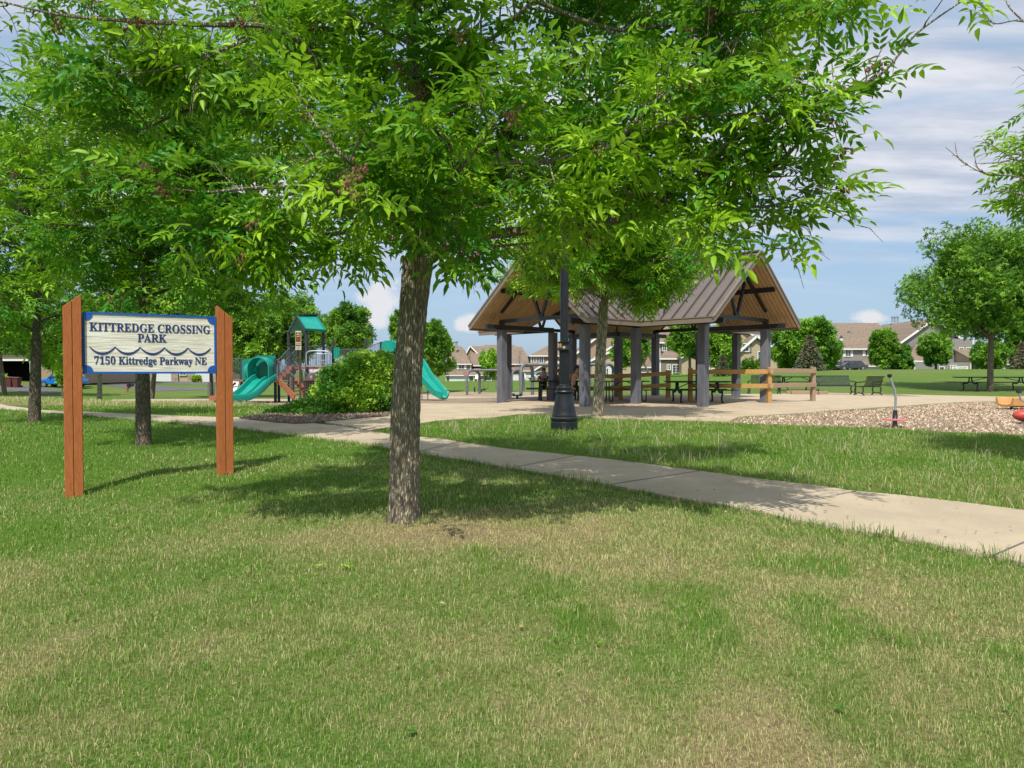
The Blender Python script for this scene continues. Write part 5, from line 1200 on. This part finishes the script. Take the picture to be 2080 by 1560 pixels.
def lawn_grass():
    g = np.random.default_rng(99); X, Y, H, Wd, Dr = [], [], [], [], []
    EX = [WALK, PLAZA, MULR, BED]
    for y0, y1, dens, hm, wm in ((2.2,3.4,15000,.036,.0026),(3.4,4.6,9500,.038,.0032),(4.6,6.2,5600,.041,.0042),(6.2,8.5,2300,.045,.006),(8.5,12,1250,.05,.008),(12,17,620,.055,.012),(17,24,260,.06,.018)):
        xw = .80 * y1 + .3; n = int(dens * (y1 - y0) * 2 * xw); x = g.uniform(-xw, xw, n); y = g.uniform(y0, y1, n)
        ok = np.abs(x) < .78 * y + .4
        for P in EX: ok &= ~inpoly(x, y, P)
        x, y = x[ok], y[ok]; n = len(x); pf = patchf(x, y); d0 = dryness(x, y)
        keep = g.random(n) < np.clip(1.15 - .5 * np.clip(d0 - .3, 0, 1) - 1.2 * np.clip(d0 - .95, 0, 1), .15, 1)
        x, y, pf, d0 = x[keep], y[keep], pf[keep], d0[keep]; n = len(x)
        tuft = vn(x, y, 9, 2); h = hm * .85 * (.4 + .9 * g.random(n) + .8 * (g.random(n) < .05)) * (.55 + 1.0 * tuft ** 1.5) * (1 + .75 * pf) * (1 - .35 * np.clip(d0 - .3, 0, 1))
        isl = (y > 7) & (x > 1.2 * (y - 9.) * 0 - 3) & (x > -6) & (y > 6.0 + .0 * x)
        dr = d0 * (1 - .75 * pf) + g.normal(0, .30, n) + .35 * (vn(x, y, 16, 11) - .5); st = g.random(n) < .30 * np.clip(d0 + .25, 0, 1) * (1 - .7 * pf); dr = np.where(st, g.uniform(.75, 1.1, n), dr * .62)
        X.append(x); Y.append(y); H.append(h); Wd.append(wm * g.uniform(.7, 1.3, n)); Dr.append(np.clip(dr, 0, 1))
    X, Y, H, Wd, Dr = map(np.concatenate, (X, Y, H, Wd, Dr)); print('blades', len(X))
    tag(blades('grass', X, Y, H, Wd, Dr, M['grass'], g), kind='stuff')
    # rank grass of the island between path and shelter, and edges of the path
    isl = pxs(list(reversed([(787,884),(850,891),(905,896),(934,902),(1000,911),(1040,917),(1140,927),(1240,938),(1320,948),(1420,962),(1540,978),(1665,993),(1740,1004),(1840,1013),(1965,1028),(2080,1043),(2300,1070)])) + ISL_TOP[1:] + [(1640,867),(1790,871),(1940,880),(2080,886),(2300,900)])
    xs = [p[0] for p in isl]; ys = [p[1] for p in isl]; n = 115000; x = g.uniform(min(xs), max(xs), n); y = g.uniform(min(ys), max(ys), n); ok = inpoly(x, y, isl); x, y = x[ok], y[ok]; n = len(x)
    tf = vn(x, y, 2.2, 4) * .6 + vn(x, y, 7, 1) * .6; h = (.035 + .05 * g.random(n)) * (.35 + tf); d = np.clip(.08 + .25 * (vn(x, y, 1.2, 6) - .4) + g.normal(0, .14, n) + (g.random(n) < .07) * .6, 0, 1)
    tag(blades('grass', x, y, h, np.full(n, .0075) * g.uniform(.7, 1.3, n), d, M['grass'], g, lean=.6), kind='stuff')
    # tall seed stalks
    n = 340; cx = g.uniform(min(xs), max(xs), n); cy = g.uniform(min(ys), max(ys), n); ok = inpoly(cx, cy, isl); cx, cy = cx[ok], cy[ok]; m = MB()
    cl = g.random(len(cx)) 
    SX, SY, SH = [], [], []
    for a, b_, c in zip(cx, cy, cl):
        k = int(2 + 16 * c * c); SX += list(a + g.normal(0, .09, k)); SY += list(b_ + g.normal(0, .09, k)); SH += list(g.uniform(.10, .33, k))
    SX, SY, SH = map(np.array, (SX, SY, SH)); ok = inpoly(SX, SY, isl); SX, SY, SH = SX[ok], SY[ok], SH[ok]
    tag(blades('dry_grass_stalks', SX, SY, SH, np.full(len(SX), .0065), g.uniform(.2, 1, len(SX)), M['seed'], g, lean=.62), kind='stuff')
    # edges spilling over the path
    EXn, EYn = [], []
    for E_, s in ((NEAR, -1), (FARL[:-1], 1)):
        Pp = pxs(E_)
        for p, q in zip(Pp[:-1], Pp[1:]):
            L = (q - p).length
            if p.y > 22 or L < .01: continue
            k = int(L * 190); u = g.random(k); o = np.abs(g.normal(0, .035, k)); dxy = (q - p).normalized()
            nx, ny = dxy.y, -dxy.x; sg = 1 if E_ is NEAR else 1
            EXn += list(p.x + u * (q.x - p.x) + nx * (o - .02)); EYn += list(p.y + u * (q.y - p.y) + ny * (o - .02))
    x, y = np.array(EXn), np.array(EYn); n = len(x)
    tag(blades('grass', x, y, g.uniform(.05, .12, n) * (.4 + vn(x, y, 3)), np.full(n, .006), np.clip(g.normal(.12, .15, n), 0, 1), M['grass'], g, lean=.6), kind='stuff')
    # rough weedy strip before the left playground
    st = pxs([(0,818),(200,826),(250,838),(340,843),(400,845),(524,841),(560,832),(600,829),(540,822),(440,819),(330,818),(231,816),(120,812),(0,808)])
    xs = [p[0] for p in st]; ys = [p[1] for p in st]; n = 60000; x = g.uniform(min(xs), max(xs), n); y = g.uniform(min(ys), max(ys), n); ok = inpoly(x, y, st); x, y = x[ok], y[ok]; n = len(x)
    d = np.clip(.25 + 1.1 * (vn(x, y, .5, 3) - .35) + g.normal(0, .25, n), 0, 1)
    tag(blades('grass', x, y, (.06 + .16 * g.random(n)) * (.4 + .9 * d), np.full(n, .016), d, M['grass'], g, lean=.5), kind='stuff')
    n = 3000; xs = [p[0] for p in BED]; ys = [p[1] for p in BED]; x = g.uniform(min(xs), max(xs), n); y = g.uniform(min(ys), max(ys), n); ok = inpoly(x, y, BED); bedx, bedy = x[ok], y[ok]
    # wood chips lying loose at the front of the right playground
    def chips(x, y, mat, dz):
        n = len(x); z = Tn(x, y) + dz; a = g.uniform(0, 6.28, n); L = g.uniform(.008, .024, n); w = g.uniform(.004, .008, n); tl = g.uniform(-.012, .02, (n, 2)); c, s = np.cos(a), np.sin(a)
        V = np.stack([np.stack([x + c*L*i - s*w*j, y + s*L*i + c*w*j, z + tl[:, 0]*i + tl[:, 1]*j + .006], 1) for i, j in ((-1,-1),(1,-1),(1,1),(-1,1))], 1)
        F = (np.arange(n) * 4)[:, None] + np.arange(4); tag(npmesh('wood_chips', V.reshape(-1, 3), F, M[mat], {'tone': np.repeat(g.random(n), 4)}, nside=4), kind='stuff')
    n = 42000; xs = [p[0] for p in MULR]; ys = [p[1] for p in MULR]; x = g.uniform(min(xs), max(xs), n); y = g.uniform(min(ys), max(ys), n); ok = inpoly(x, y, MULR) & (y < 26)
    chips(x[ok], y[ok], 'chip', .02); chips(bedx, bedy, 'chip_dark', .065)
M['chip'] = leafmat('loose_chip', (.44, .32, .22), (.74, .60, .45), .0, .8); M['chip_dark'] = leafmat('bed_chip', (.16, .11, .08), (.46, .37, .29), .0, .8)
lawn_grass()
def ground_litter():
    g = np.random.default_rng(12); P, D, TN, S = [], [], [], []
    for i in range(70):            # broad-leaved weeds in the lawn
        y = g.uniform(2.5, 9) ; x = g.uniform(-.75, .75) * y; z = T(x, y)
        if inpoly([x], [y], WALK)[0]: continue
        s = g.uniform(.012, .026)
        for k in range(int(g.integers(4, 9))):
            a = g.uniform(0, 6.28); P.append((x, y, z + .035)); D.append((math.cos(a), math.sin(a), g.uniform(.1, .5))); TN.append(g.uniform(.0, .4)); S.append(s * g.uniform(.7, 1.3))
    o = leaves('weeds', P, np.array(D), np.array(S), SIMPLE, M['leaf_shrub'], None, g, np.array(TN), roll=.2); tag(o, kind='stuff')
    n = 1500; y = g.uniform(3, 22, n); x = g.uniform(-.8, .8, n) * y; on = inpoly(x, y, WALK) | inpoly(x, y, PLAZA); keep = on | (g.random(n) < .25); x, y, on = x[keep], y[keep], on[keep]; z = Tn(x, y) + np.where(on, .05, .035)
    a = g.uniform(0, 6.28, len(x)); o = leaves('leaf_litter', np.stack([x, y, z], 1), np.stack([np.cos(a), np.sin(a), np.full(len(x), .05)], 1), g.uniform(.015, .04, len(x)), SIMPLE, M['litter'], None, g, g.random(len(x)), roll=.3); tag(o, kind='stuff')
M['litter'] = leafmat('dead_leaf', (.10, .07, .035), (.42, .33, .17), .1, .8)
ground_litter()
# ================================================================ HOUSES
class House:
    def __init__(s, label, px, Y, name='townhouse', cat='house', group='townhouses beyond the park'):
        q = at(px, 760, Y); s.Y = Y; s.b = Vector((q.x, Y, T(q.x, Y) - .3)); s.t = thing(name, label, cat, tuple(s.b), 0, group)
    def X(s, px, Y): return at(px, 700, Y).x
    def Z(s, py, Y): return at(1040, py, Y).z
    def wall(s, x0, x1, top, Y, depth, mat, base=None):
        a, b = s.X(x0, Y), s.X(x1, Y); zt = s.Z(top, Y); zb = s.b.z if base is None else s.Z(base, Y)
        m = MB(); m.box(((a + b) / 2, Y + depth / 2, (zt + zb) / 2), (b - a, depth, zt - zb)); m.build('wall', M[mat], s.t, world=True)
        c = MB()
        for x in (a, b): c.box((x, Y, (zt + zb) / 2), (.16, .16, zt - zb - .04))
        c.build('corner_trim', M['white'], s.t, world=True)
    def side_roof(s, x0, x1, eave, ridge, Y, depth, hl=0, hr=0, back=True):
        a, b = s.X(x0, Y), s.X(x1, Y); ze = s.Z(eave, Y); Yr = Y + depth; zr = s.Z(ridge, Yr); ra, rb = a + hl, b - hr; th = Vector((0, 0, -.2))
        m = MB(); m.prism([(a, Y - .5, ze), (b, Y - .5, ze), (rb, Yr, zr), (ra, Yr, zr)], th)
        if back: m.prism([(a, Yr + depth + .5, ze), (ra, Yr, zr), (rb, Yr, zr), (b, Yr + depth + .5, ze)], th)
        if hl: m.prism([(a, Y - .5, ze), (ra, Yr, zr), (a, Yr + depth + .5, ze)], th)
        if hr: m.prism([(b, Y - .5, ze), (b, Yr + depth + .5, ze), (rb, Yr, zr)], th)
        m.build('roof', M['shingle'], s.t, world=True)
        m = MB(); m.box(((a + b) / 2, Y - .53, ze - .12), (b - a + .1, .08, .24)); m.build('eave_trim', M['white'], s.t, world=True)
        if back and not hl: MB().add([(a + .4, Y, ze), (a + .4, Yr, zr - .1), (a + .4, Yr + depth, ze)], [(0, 1, 2)]).build('gable_wall', M['siding'], s.t, world=True)
    def lean_roof(s, x0, x1, eave, top, Y, run, xt0=None, xt1=None):
        a, b = s.X(x0, Y), s.X(x1, Y); c, d = s.X(xt0 or x0, Y + run), s.X(xt1 or x1, Y + run); ze, zt = s.Z(eave, Y), s.Z(top, Y + run)
        m = MB(); m.prism([(a, Y - .3, ze), (b, Y - .3, ze), (d, Y + run, zt), (c, Y + run, zt)], (0, 0, -.15)); m.build('roof', M['shingle'], s.t, world=True)
        m = MB(); m.box(((a + b) / 2, Y - .33, ze - .08), (b - a, .08, .2)); m.build('eave_trim', M['white'], s.t, world=True)
    def gable(s, xl, xa, xr, yl, ya, yr, Y, depth, mat, wl=None, wr=None, slope=0.):
        P = [Vector((s.X(x, Y), Y, s.Z(y, Y))) for x, y in ((xl, yl), (xa, ya), (xr, yr))]; e = Vector((slope, depth, 0))
        zb = s.b.z; w0 = Vector((s.X(wl or xl + 4, Y), Y, 0)); w1 = Vector((s.X(wr or xr - 4, Y), Y, 0))
        def zat(x): 
            A, B = (P[0], P[1]) if x < P[1].x else (P[1], P[2]); return A.z + (B.z - A.z) * (x - A.x) / ((B.x - A.x) or 1) - .1
        m = MB(); m.prism([(w0.x, Y, zb), (w1.x, Y, zb), (w1.x, Y, zat(w1.x)), (P[1].x, Y, P[1].z - .1), (w0.x, Y, zat(w0.x))], e * .98); m.build('wall', M[mat], s.t, world=True)
        for A, B in ((P[0], P[1]), (P[1], P[2])):
            m = MB(); o = Vector((0, -.45, 0)); m.prism([A + o, B + o, B + e, A + e], (0, 0, .22)); m.build('roof', M['shingle'], s.t, world=True)
            m = MB(); m.bar(A + Vector((0, -.5, .06)), B + Vector((0, -.5, .06)), .1, .3); m.build('rake_trim', M['white'], s.t, world=True)
    def window(s, x0, x1, y0, y1, Y, shutter=None, cols=2, rows=2, name='window'):
        a, b = s.X(x0, Y), s.X(x1, Y); zt, zb = s.Z(y0, Y), s.Z(y1, Y); c = ((a + b) / 2, Y - .03, (zt + zb) / 2)
        w = MB().box(c, (b - a, .06, zt - zb)).build(name, M['glass'], s.t, world=True); m = MB(); f = .11
        for x in (a, b): m.box((x, Y - .07, c[2]), (f, .08, zt - zb + f))
        for z in (zt, zb): m.box((c[0], Y - .075, z), (b - a + f, .09, f))
        for i in range(1, cols): m.box((a + (b - a) * i / cols, Y - .072, c[2]), (.07 if i * 2 == cols else .03, .05, zt - zb - f))
        for i in range(1, rows): m.box((c[0], Y - .07, zb + (zt - zb) * i / rows), (b - a - f, .04, .03))
        m.build('frame', M['white'], w, world=True)
        if shutter:
            sw = (b - a) * .32
            for x in (a - sw / 2 - .09, b + sw / 2 + .09): MB().box((x, Y - .04, c[2]), (sw, .06, zt - zb + .1)).build('shutter', M[shutter], w, world=True)
    def door(s, x0, x1, y0, Y, y1=None):
        a, b = s.X(x0, Y), s.X(x1, Y); zt = s.Z(y0, Y); zb = s.b.z if y1 is None else s.Z(y1, Y)
        d = MB().box(((a + b) / 2, Y - .02, (zt + zb) / 2), (b - a, .08, zt - zb)).build('garage_door', M['garage_door'], s.t, world=True)
        m = MB(); 
        for x in (a - .06, b + .06): m.box((x, Y - .04, (zt + zb) / 2), (.14, .12, zt - zb))
        m.box(((a + b) / 2, Y - .04, zt + .07), (b - a + .26, .12, .16)); m.build('frame', M['white'], d, world=True)
    def vent(s, px, y0, y1, Y, r=.12):
        x = s.X(px, Y); m = MB(); m.tube([(x, Y, s.Z(y1, Y)), (x, Y, s.Z(y0, Y))], r, 8); m.lathe([(r * 1.6, -.1), (r * 1.6, .1)], c=(x, Y, s.Z(y0, Y)), n=8); m.build('vent_pipe', M['galv'], s.t, world=True)
# far brown townhouses left of the shelter
h = House('brown-roofed townhouse with white shutters right of the round tree', 930, 165)
h.wall(912, 956, 739, 165, 18, 'siding_dark'); h.side_roof(904, 958, 739, 703, 165, 9, hl=1, hr=3.2); h.lean_roof(905, 965, 762, 752, 160, 5)
h.wall(906, 962, 762, 160.3, 5, 'siding_dark'); h.door(914, 952, 765, 160.2); h.window(932, 943, 741, 749.5, 165, 'white'); h.window(907, 912, 741, 748, 165); h.vent(927, 694, 706, 170, .3)
h = House('townhouse with a big light gable pointing left behind the sapling', 985, 175)
h.gable(945, 955, 1002, 722, 703, 752, 175, 16, 'siding_brown', wl=948, wr=1000); h.side_roof(955, 1012, 742, 703, 171, 6, back=True); h.wall(958, 1040, 742, 172, 10, 'siding_dark'); h.lean_roof(953, 1040, 762, 745, 166, 6); h.wall(956, 1040, 762, 166.3, 5, 'siding_brown')
h.window(962, 970, 766, 772, 166.2); h.window(976, 982, 766, 772, 166.2); h.side_roof(981, 1046, 745, 700.5, 174, 8); h.window(985, 998, 766, 773, 166.2)
h = House('wide brown-roofed townhouse behind the arched swings', 1056, 160)
h.wall(1036, 1082, 739, 160, 16, 'siding_dark'); h.side_roof(1030, 1083, 739, 704, 160, 8, hr=2.6); h.lean_roof(1030, 1088, 753, 745, 156, 4); h.wall(1032, 1086, 753, 156.3, 5, 'siding_brown'); h.door(1062, 1084, 757, 156.2); h.door(1032, 1052, 762, 156.2); h.window(1046, 1054, 741.5, 748, 160)
h = House('townhouse with low garage gable behind the boy at the table', 1110, 150)
h.wall(1079, 1140, 722, 150, 16, 'siding_dark'); h.side_roof(1075, 1150, 722, 695, 150, 8, hl=6); h.window(1084, 1090, 724, 736, 150); h.window(1095, 1104, 723.5, 737, 150); h.gable(1083, 1122, 1165, 754, 730, 754, 142, 8, 'siding_brown'); h.door(1093, 1132, 757, 141.9)
# houses seen through the shelter
h = House('tan house with stepped gables seen between the shelter columns behind the lamp post', 1215, 118)
h.gable(1150, 1235, 1300, 735, 668, 716, 122, 14, 'siding_brown'); h.gable(1180, 1250, 1300, 745, 700, 730, 116, 8, 'siding'); h.gable(1196, 1240, 1285, 735, 715, 738, 112, 6, 'siding'); h.door(1216, 1248, 746, 111.9); h.window(1228, 1236, 748, 764, 111.8); h.door(1282, 1288, 746, 115.9)
h.wall(1288, 1345, 745, 118, 6, 'siding_dark'); h.side_roof(1284, 1348, 745, 720, 118, 4); h.door(1300, 1322, 752, 117.9)
h = House('tan house with white patio door seen under the right wing of the shelter', 1385, 108)
h.wall(1340, 1400, 697, 112, 10, 'siding_dark'); h.side_roof(1334, 1380, 695, 655, 112, 7); h.gable(1358, 1420, 1490, 692, 658, 700, 110, 12, 'siding'); h.window(1346, 1354, 700, 713, 111.9, 'siding_dark')
h.wall(1341, 1386, 729, 104, 6, 'siding_dark'); h.lean_roof(1338, 1392, 728, 713, 104, 6, 1350, 1410); h.gable(1381, 1425, 1480, 728, 702, 735, 102, 8, 'siding')
h.window(1366, 1380, 741, 762, 103.9, cols=2, rows=4, name='patio_door'); h.window(1355, 1362, 741, 751, 103.9)
h = House('tan lap-sided house with gable and dark shutters right of the shelter', 1545, 96)
h.gable(1440, 1490, 1547, 705, 655, 697, 100, 14, 'siding', wr=1541); h.gable(1470, 1535, 1597, 742, 684, 728, 97, 10, 'siding', wr=1588); h.window(1507, 1521, 698, 714, 96.9, 'siding_dark'); h.window(1539, 1545, 714, 731, 96.9, cols=1)
h.wall(1440, 1480, 738, 94, 5, 'siding'); h.lean_roof(1436, 1484, 736, 722, 94, 5); h.window(1446, 1455, 748, 762, 93.9)
h = House('long grey townhouse row with brown roof and white garage doors at right', 1800, 120)
h.wall(1704, 1832, 708, 125, 14, 'siding_grey'); h.side_roof(1698, 1836, 708, 656, 125, 9); h.lean_roof(1704, 1836, 743, 732, 121, 4); h.wall(1706, 1834, 743, 121.3, 4, 'siding_dark')
h.door(1737, 1786, 745, 121.2); h.door(1712, 1724, 745, 121.2); h.window(1717, 1728, 711, 724, 125, 'white'); h.window(1757, 1768, 711, 723, 125, 'white')
h.gable(1826, 1893, 1950, 698, 650, 690, 119, 16, 'siding_grey', wr=1940); h.wall(1905, 1976, 688, 118, 12, 'siding_grey'); h.lean_roof(1836, 1905, 733, 690, 114, 5, 1868, 1905); h.wall(1858, 1972, 736, 113.5, 5, 'siding_grey')
h.window(1836, 1852, 744, 756, 116, 'white'); h.window(1908, 1918, 745, 757, 113.4, cols=1); h.window(1930, 1942, 742, 750, 113.4); h.window(1948, 1957, 706, 718, 117.9); h.window(1962, 1970, 706, 718, 117.9)
h.vent(1725, 672, 685, 130, .22); h.vent(1741, 690, 695, 128, .15)
for x in (1812, 1817, 1823): h.vent(x, 644, 655, 131, .16)
h = House('pale townhouse end at the right edge behind the trees', 2045, 112)
h.wall(1990, 2110, 740, 112, 10, 'siding_grey'); h.side_roof(1984, 2120, 738, 700, 112, 8); h.door(2016, 2040, 746, 111.9); h.window(2050, 2058, 747, 756, 111.9)
# garages behind the sign
h = House('tan garage row with three white doors behind the park sign', 320, 112)
h.wall(165, 445, 745, 112, 14, 'siding'); h.side_roof(158, 452, 744, 700, 112, 9); h.door(231, 285, 757, 111.9); h.door(310, 352, 757, 111.9); h.door(393, 437, 757, 111.9)
for x in (172, 222, 356, 389): h.window(x, x + 1, 757, 775, 111.9, cols=1, rows=1, name='trim_panel') if False else None
m = MB()
for x in (227, 289, 305, 356, 389, 441): m.box((h.X(x, 112), 111.8, h.b.z + 1.6), (1.1, .3, 3.2))
m.build('stone_pier', M['stone'], h.t, world=True)
h.window(196, 206, 750, 762, 111.9); h.window(365, 378, 750, 762, 111.9)
h = House('house at the left edge with its dark garage standing open', 15, 84)
h.wall(62, 170, 712, 84, 12, 'siding_brown'); h.wall(-120, -75, 712, 84, 12, 'siding'); h.wall(-75, 62, 712, 84, 12, 'siding', base=733); h.side_roof(-130, 180, 712, 660, 84, 9)
a, b = h.X(-75, 84), h.X(62, 84); zt = h.Z(733, 84)
m = MB(); m.box(((a + b) / 2, 91, (zt + h.b.z) / 2), (b - a, .2, zt - h.b.z)); m.box((a + .1, 87.6, (zt + h.b.z) / 2), (.2, 7, zt - h.b.z)); m.box((b - .1, 87.6, (zt + h.b.z) / 2), (.2, 7, zt - h.b.z)); m.build('garage_interior', M['garage_dark'], h.t, world=True)
m = MB(); m.box((b + .1, 83.9, (zt + h.b.z) / 2), (.2, .2, zt - h.b.z)); m.box(((a + b) / 2, 83.9, zt + .1), (b - a, .2, .2)); m.build('door_frame', M['white'], h.t, world=True)
m = MB(); 
for z_ in (.9, 1.6, 2.1): m.box((b - 1.6, 89.5, h.b.z + z_), (2.4, .5, .05))
for i in range(9): m.box((b - .6 - .25 * i, 89.4, h.b.z + .3 + 1.05 + .6 * (i % 2)), (.18, .3, .22))
m.build('shelf', M['cream'], h.t, world=True)
# ================================================================ CARS, BINS, SMALL THINGS
def car(label, px, Y, base, L, body, rz=0., suv=False, name='parked_car'):
    q = at(px, base, Y); t = thing(name, label, 'car', (q.x, Y, T(q.x, Y) + .05), rz, 'cars parked by the far houses'); H = 1.68 if suv else 1.42; Wd = 1.85
    low = [(-.5,.32),(-.495,.62),(-.46,.72),(-.30,.86),(.38,.92 if suv else .88),(.48,.86),(.5,.6),(.495,.32)]
    m = MB(); m.prism([(x * L, -Wd/2, z * (H/1.5)) for x, z in low], (0, Wd, 0)); m.build('body', M[body], t, bevel=.06, smooth=True)
    cab = [(-.26,.84),(-.10,1.44),(.26,1.5),(.44 if suv else .40,.9)]; k = H / 1.5
    m = MB(); m.prism([(x * L, -Wd*.44, z * k) for x, z in cab], (0, Wd*.88, 0)); m.build('windows', M['glass'], t, bevel=.05, smooth=True)
    m = MB(); m.box((.08 * L, 0, 1.47 * k), (.38 * L, Wd * .84, .06)); 
    for x0, x1 in ((-.26,-.11),(.42 if suv else .39,.27)):
        for s in (-1, 1): m.bar((x0*L, s*Wd*.44, .87*k), (x1*L, s*Wd*.42, 1.46*k), .06)
    for s in (-1, 1): m.bar((.07*L, s*Wd*.445, .87*k), (.07*L, s*Wd*.43, 1.46*k), .07)
    m.build('roof', M[body], t)
    for x in (-.31, .31):
        for s in (-1, 1):
            w = MB(); c = Vector((x * L, s * (Wd / 2 - .08), .34)); w.tube([c - Vector((0, .12, 0)), c + Vector((0, .12, 0))], .34, 20); wh = w.build('wheel', M['tyre'], t)
            r_ = MB(); r_.tube([c + Vector((0, s*.115, 0)), c + Vector((0, s*.13, 0))], .22, 16); r_.build('rim', M['rim'], wh)
    for s in (-1, 1): MB().box((-.497 * L, s * .7, .68), (.06, .3, .14)).build('headlight', M['white'], t); MB().box((.5 * L, s * .7, .75), (.05, .25, .16)).build('taillight', M['stop_red'], t)
    for s in (-1, 1): MB().box((-.17 * L, s * (Wd / 2 + .06), .95 * k), (.12, .18, .12)).build('mirror', M['steel'], t)
car('bright blue parked car on the driveway behind the left trees', 128, 78, 772, 5.0, 'blue_car', 0, suv=True)
car('white parked car beyond the swings left of the boy', 1096, 118, 772, 4.4, 'white_car', R(15))
car('dark grey parked car in front of the right townhouse garages', 1726, 100, 763, 4.6, 'grey_car', R(5))
car('dark parked car with red lights left of the grey one, by the far lamp', 1702, 104, 763, 4.2, 'grey_car', R(200))
def bin_(label, px, Y):
    q = at(px, 770, Y); t = thing('wheeled_bin', label, 'wheeled bin', (q.x, Y, T(q.x, Y)), 0, 'wheeled bins at the open garage')
    m = MB(); m.add([(-.24,-.27,.05),(.24,-.27,.05),(.24,.27,.05),(-.24,.27,.05),(-.31,-.36,1.0),(.31,-.36,1.0),(.31,.36,1.0),(-.31,.36,1.0)], [(0,3,2,1),(4,5,6,7),(0,1,5,4),(1,2,6,5),(2,3,7,6),(3,0,4,7)]); m.build('body', M['trash_brown'], t, bevel=.02)
    m = MB(); m.prism([(-.34,-.4,1.0),(-.34,.4,1.0),(-.34,.38,1.1),(-.34,0,1.14),(-.34,-.4,1.06)], (.68,0,0)); m.build('lid', M['trash_brown'], t)
    for s in (-1, 1): m = MB(); m.tube([(s*.3,.3,.12),(s*.36,.3,.12)], .12, 12); m.build('wheel', M['tyre'], t)
bin_('brown wheeled bin before the open garage, left one of two', 21, 74); bin_('brown wheeled bin before the open garage, right one of two', 34, 74)
g = gp(262, 797.5); t = thing('mailbox', 'red-brown timber mailbox post with two dark boxes seen under the sign', 'mailbox', (g.x, g.y, g.z)); k = g.y / FPX
m = MB(); m.box((-3*k, 0, 9*k), (2.2*k, .14, 18*k)); m.bar((-3*k, 0, 13*k), (7*k, 0, 13*k), .14, .14); m.bar((-3*k, 0, 7*k), (3*k, 0, 12.5*k), .1, .1); m.build('post', M['mail_wood'], t)
for x in (1, 5.5): m = MB(); m.prism([(x*k-.16,-.25,13.2*k),(x*k+.16,-.25,13.2*k),(x*k+.16,-.25,13.2*k+.2),(x*k+.08,-.25,13.2*k+.3),(x*k-.08,-.25,13.2*k+.3),(x*k-.16,-.25,13.2*k+.2)], (0,.5,0)); m.build('box', M['steel'], t)
q = at(944, 775, 128); t = thing('stop_sign', 'red octagonal stop sign beyond the lawn left of the swings', 'road sign', (q.x, 128, T(q.x, 128))); k = 128 / FPX; zc = at(944, 759.5, 128).z - T(q.x, 128)
MB().tube([(0, .06, 0), (0, .06, zc + .4)], .05).build('post', M['galv'], t); r_ = 3.6 * k * 1.05
pl = MB().prism([(r_ * math.cos(R(22.5 + 45 * i)), 0, zc + r_ * math.sin(R(22.5 + 45 * i))) for i in range(8)], (0, .03, 0)).build('sign_board', M['stop_red'], t); text('STOP', M['white'], r_ * 1.5, r_ * .6, pl, (0, -.01, zc), (R(90), 0, 0))
q = at(1708, 765, 95); t = thing('street_lamp', 'slim dark street lamp with lantern top left of the grey townhouses', 'street lamp', (q.x, 95, T(q.x, 95))); k = 95 / FPX; zt = at(1708, 694, 95).z - T(q.x, 95)
MB().lathe([(.14, 0), (.13, .5), (.07, .6), (.06, zt)], n=10).build('pole', M['steel'], t, smooth=True); MB().lathe([(.1, zt), (.24, zt + .12), (.26, zt + .5)], n=10).build('lamp_globe', M['glass_white'], t); MB().lathe([(.3, zt + .5), (.1, zt + .75), (.02, zt + .9)], n=10).build('cap', M['steel'], t)
q = at(1758, 765, 90); t = thing('lawn_marker_pole', 'thin grey pole in front of the white garage door at right', 'pole', (q.x, 90, T(q.x, 90))); MB().tube([(0, 0, 0), (0, 0, at(1760, 741, 90).z - T(q.x, 90))], .04).build('pole', M['pole_grey'], t)
t = thing('vinyl_fence', 'white vinyl fence before the grey townhouse at right', 'fence', tuple(at(1960, 757, 96))); m = MB()
for x0, x1, ys in ((1934, 1965, (746, 750, 754)), (1965, 1988, (753, 756))):
    for y in ys: p, q = at(x0, y, 96), at(x1, y - 1, 96); m.bar(p, q, .05, .16)
m.build('rail', M['white'], t, world=True); 
for x in (1934, 1944, 1965, 1988): p = at(x, 745 if x < 1970 else 752, 96); m = MB(); m.box((p.x, 96, (p.z + T(p.x, 96)) / 2), (.14, .14, p.z - T(p.x, 96) + .1)); m.build('post', M['white'], t, world=True)
def adir(label, px, Y, rz):
    q = at(px, 770, Y); t = thing('garden_chair', label, 'garden chair', (q.x, Y, T(q.x, Y)), rz)
    m = MB(); m.bar((0, -.1, .4), (0, .4, .35), .6, .05); m.build('seat', M['white'], t); m = MB(); m.bar((0, .38, .35), (0, .62, 1.15), .6, .05); m.build('backrest', M['white'], t)
    for s in (-1, 1): m = MB(); m.box((s*.32, -.1, .3), (.07, .1, .6)); m.box((s*.32, .35, .2), (.07, .1, .4)); m.box((s*.34, .15, .62), (.12, .75, .04)); m.build('leg', M['white'], t)
adir('white garden chair beyond the lawn between the swing arches', 1066, 112, R(20)); adir('white garden chair far beyond the lawn left of the first swing', 967, 118, R(-15))
# fallen twig with leaves and a few dandelion leaves on the near grass
g = gp(680, 1160); t = thing('fallen_twig', 'bright green fallen ash leaf lying on the foreground grass', 'leaf', (g.x, g.y, g.z + .045)); P = np.array([[g.x + dx, g.y + dy, g.z + .05] for dx, dy in ((0, 0), (.03, .01), (-.05, .0))]); leaves('leaf', P, np.array([[1, .1, 0], [1, .5, .1], [-1, .2, 0]]), .35, ASH, M['leaf_shrub'], t, np.random.default_rng(1), np.array([.9, 1., .8]), roll=.2)
